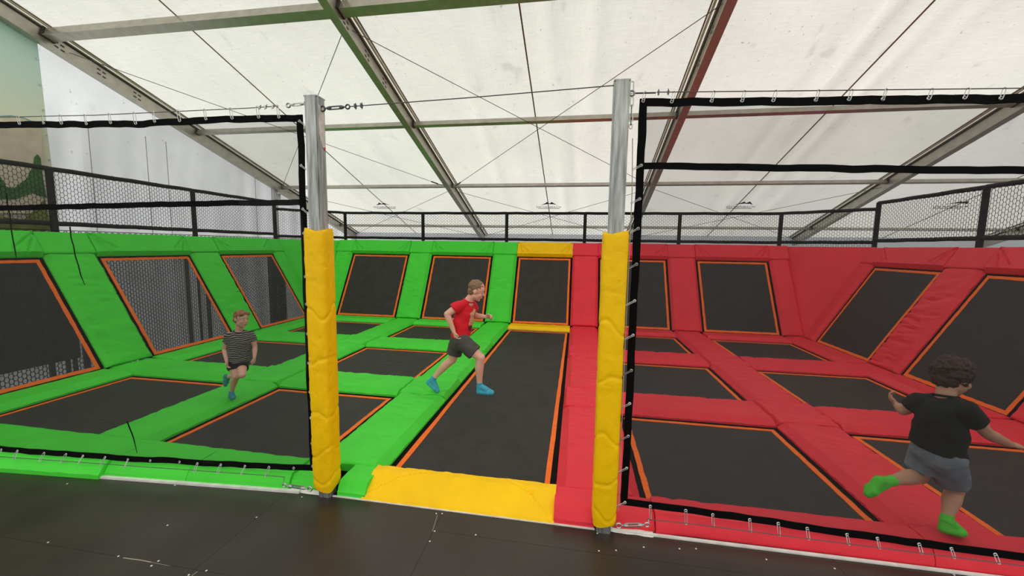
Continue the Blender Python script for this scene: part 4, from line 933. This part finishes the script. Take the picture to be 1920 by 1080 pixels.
def stripes():
    M = mat('striped_jersey', (.05, .05, .05), .85); nt = M.node_tree; N = nt.nodes; L = nt.links; b = N['Principled BSDF']
    tc = N.new('ShaderNodeTexCoord'); w_ = N.new('ShaderNodeTexWave'); w_.bands_direction = 'Z'; w_.inputs['Scale'].default_value = 15; w_.inputs['Distortion'].default_value = 5; w_.inputs['Detail'].default_value = 2; w_.inputs['Detail Scale'].default_value = .9
    L.new(tc.outputs['Object'], w_.inputs[0]); r = N.new('ShaderNodeValToRGB'); r.color_ramp.elements[0].position = .50; r.color_ramp.elements[0].color = (.016, .014, .016, 1); r.color_ramp.elements[1].position = .62; r.color_ramp.elements[1].color = (.30, .30, .27, 1)
    L.new(w_.outputs[0], r.inputs[0]); L.new(r.outputs[0], b.inputs['Base Color']); return M
def pt(u, v, y): return at(u, v, 1, y)
def surface_print(name, shirt, parent, outline, d, material, res=.008):
    """thin printed patch laid on the shirt: 3D outline seen along direction d"""
    me = shirt.data; bv = BVHTree.FromPolygons([v.co.copy() for v in me.vertices], [tuple(p.vertices) for p in me.polygons]); base = parent_base(parent)
    d = Vector(d).normalized(); sx = d.cross(Z).normalized(); O = outline[0]; P2 = [((p-O).dot(sx), (p-O).z) for p in outline]
    def inside(x, y):
        c = False
        for (x0, y0), (x1, y1) in zip(P2, P2[1:]+P2[:1]):
            if (y0 > y) != (y1 > y) and x < (x1-x0)*(y-y0)/(y1-y0)+x0: c = not c
        return c
    x0, x1 = min(p[0] for p in P2), max(p[0] for p in P2); y0, y1 = min(p[1] for p in P2), max(p[1] for p in P2); mb = MB(); idx = {}
    nx = int((x1-x0)/res)+1; ny = int((y1-y0)/res)+1
    def vert(i, j):
        if (i, j) not in idx:
            q = O+sx*(x0+i*res)+Z*((y0+j*res)); h = bv.ray_cast(q-base-d*.6, d)
            idx[i, j] = None if h[0] is None else len(mb.v)
            if h[0] is not None: mb.v.append(h[0]+base+h[1]*.0025)
        return idx[i, j]
    for i in range(nx):
        for j in range(ny):
            if inside(x0+(i+.5)*res, y0+(j+.5)*res):
                q = [vert(i, j), vert(i+1, j), vert(i+1, j+1), vert(i, j+1)]
                if None not in q: mb.f.append(tuple(q))
    if mb.f: mb.build(name, material, parent, smooth=60)

# --- boy in red, running along +X across the lane
yn, yf, ym = 1.08, 1.31, 1.19
J = dict(head=pt(893, 545, ym), neck=pt(879, 563, ym), shR=pt(862, 573, yn), shL=pt(885, 572, yf), elR=pt(838, 589, yn-.07), wrR=pt(851, 622, yn-.06), elL=pt(889, 592, yf+.06), wrL=pt(910, 594, yf+.02),
         hipR=pt(866, 640, ym-.085), hipL=pt(858, 641, ym+.085), knR=pt(901, 671, yn+.01), anR=pt(899, 723, yn+.03), toeR=pt(922, 736, yn+.03), heelR=pt(898, 734, yn+.03), knL=pt(848, 674, yf-.03), anL=pt(811, 711, yf-.04), toeL=pt(820, 732, yf-.05), heelL=pt(804, 717, yf-.04))
mats = dict(skin=SKIN, sock=mat('blue_sock', (.06, .40, .58), .9), shorts=mat('grey_shorts', (.075, .072, .068), .9, var=.1, vscale=20), shirt=mat('red_tee', (.70, .006, .022), .8, var=.06), hair=mat('light_brown_hair', (.24, .14, .085), .7, var=.3, vscale=60), brow=mat('brown_brow', (.22, .12, .07), .8))
p1, sh1 = person((J['toeL'].x+.2, 1.19, .085), 'boy in a red tee and grey shorts with blue socks, mid-stride across the lane', J, 1.0, (.92, .20, -.30), (.32, 0, .95), .228, mats,
       hands={'R': ((.35, -.1, -.9), (.6, .4, .25), (.5, -.6, 0), .75), 'L': ((.95, .1, .1), (.1, -.5, -.8), (0, -.6, .8), 1.25)}, body_dirs=((.93, .18, -.25), (.18, -.96, 0)), sock_h=.045, short_leg=.70, shirt_hem=.045, sleeve=.48)
surface_print('shirt_print', sh1, p1, [pt(u, v, 1.0) for u, v in ((889, 578), (893, 580), (890, 588), (888, 596), (889, 603), (887, 610), (879, 610), (880, 600), (882, 594), (881, 587), (886, 584))], (-.27, .96, -.18), mat('cream_shirt_print', (.62, .42, .22), .8, var=.3, vscale=60))
surface_print('shirt_print', sh1, p1, [pt(u, v, 1.0) for u, v in ((887, 611), (886, 622), (879, 620), (878, 612))], (-.27, .96, -.18), mat('dark_shirt_print', (.10, .008, .015), .8))

# --- small boy in the striped shirt, running towards the camera
yc = .62
J = dict(head=pt(452, 598, yc), neck=pt(448, 620, yc+.01), shR=pt(429, 630, yc-.07), shL=pt(470, 627, yc+.08), elR=pt(421, 655, yc-.06), wrR=pt(425, 677, yc-.12), elL=pt(478, 650, yc+.10), wrL=pt(477, 671, yc+.04),
         hipR=pt(438, 682, yc-.03), hipL=pt(453, 681, yc+.04), knR=pt(442, 705, yc-.07), anR=pt(434, 735, yc+.01), toeR=pt(438, 745.5, yc-.03), heelR=pt(432, 743, yc+.04), knL=pt(454, 703, yc-.10), anL=pt(428, 706, yc+.13), toeL=pt(423, 722, yc+.16), heelL=pt(423, 705, yc+.17))
mats = dict(skin=SKIN, sock=mat('teal_sock', (.045, .26, .36), .9), shorts=mat('black_shorts', (.012, .010, .014), .9), shirt=stripes(), collar=mat('dark_collar', (.02, .012, .02), .9), hair=mat('ginger_blond_hair', (.34, .15, .06), .7, var=.4, vscale=50), brow=mat('ginger_brow', (.25, .11, .05), .8))
p2, sh2 = person((J['anR'].x, yc, .085), 'small boy in a black and grey striped tee running on the green pads', J, .74, (.97, -.12, -.06), (.05, .05, 1), .185, mats, hair='swept',
       hands={'R': ((.15, -.15, -.95), (.6, .4, 0), (.3, -.9, 0), .6), 'L': ((-.1, -.1, -1), (-.6, .3, 0), (0, -1, 0), .45)}, body_dirs=((.88, -.47, -.05), (-.47, -.88, 0)), sock_h=.03, short_leg=.50, shirt_hem=.03, sleeve=.50)
surface_print('shirt_print', sh2, p2, [pt(u, v, .4) for u, v in ((466, 635), (469, 635), (469, 645), (466, 645))], (0, 1, 0), mat('white_shirt_print', (.6, .55, .4), .8))

# --- boy in black, running away to the right
yb = -.36
J = dict(head=pt(1788, 707, yb+.04), neck=pt(1773, 741, yb+.02), shL=pt(1724, 753, yb+.10), shR=pt(1812, 768, yb-.10), elL=pt(1694, 770, yb+.16), wrL=pt(1682, 760, yb+.30), elR=pt(1851, 813, yb-.10), wrR=pt(1893, 833, yb-.04),
         hipL=pt(1738, 853, yb+.07), hipR=pt(1776, 860, yb-.04), knR=pt(1790, 920, yb+.04), anR=pt(1774, 975, yb-.05), heelR=pt(1770, 991, yb-.06), toeR=pt(1803, 998, yb-.06), knL=pt(1724, 893, yb+.08), anL=pt(1663, 903, yb-.10), heelL=pt(1648, 901, yb-.13), toeL=pt(1629, 925, yb-.14))
mats = dict(skin=SKIN2, sock=mat('neon_green_sock', (.10, .62, .05), .9), shorts=mat('blue_grey_shorts', (.17, .20, .25), .9, var=.25, vscale=12), shirt=mat('black_tee', (.008, .008, .008), .9), hair=mat('dark_curly_hair', (.05, .024, .02), .8, var=.4, vscale=60), brow=mat('dark_brow', (.03, .015, .012), .8))
p3, sh3 = person((J['heelR'].x+.05, yb, .085), 'boy in a black tee, blue-grey shorts and green socks running past the red pads', J, .93, (.95, .06, -.28), (.28, .05, .95), .222, mats, hair='curly',
       hands={'R': ((.93, .1, -.15), (0, -.4, -.9), (-.1, .9, .1), .35), 'L': ((-.35, .6, .7), (.7, .2, -.3), (-.5, .2, .6), .8)}, body_dirs=((.89, .42, -.15), (.42, -.89, -.1)), sock_h=.07, short_leg=.70, shirt_hem=.04, sleeve=.55)
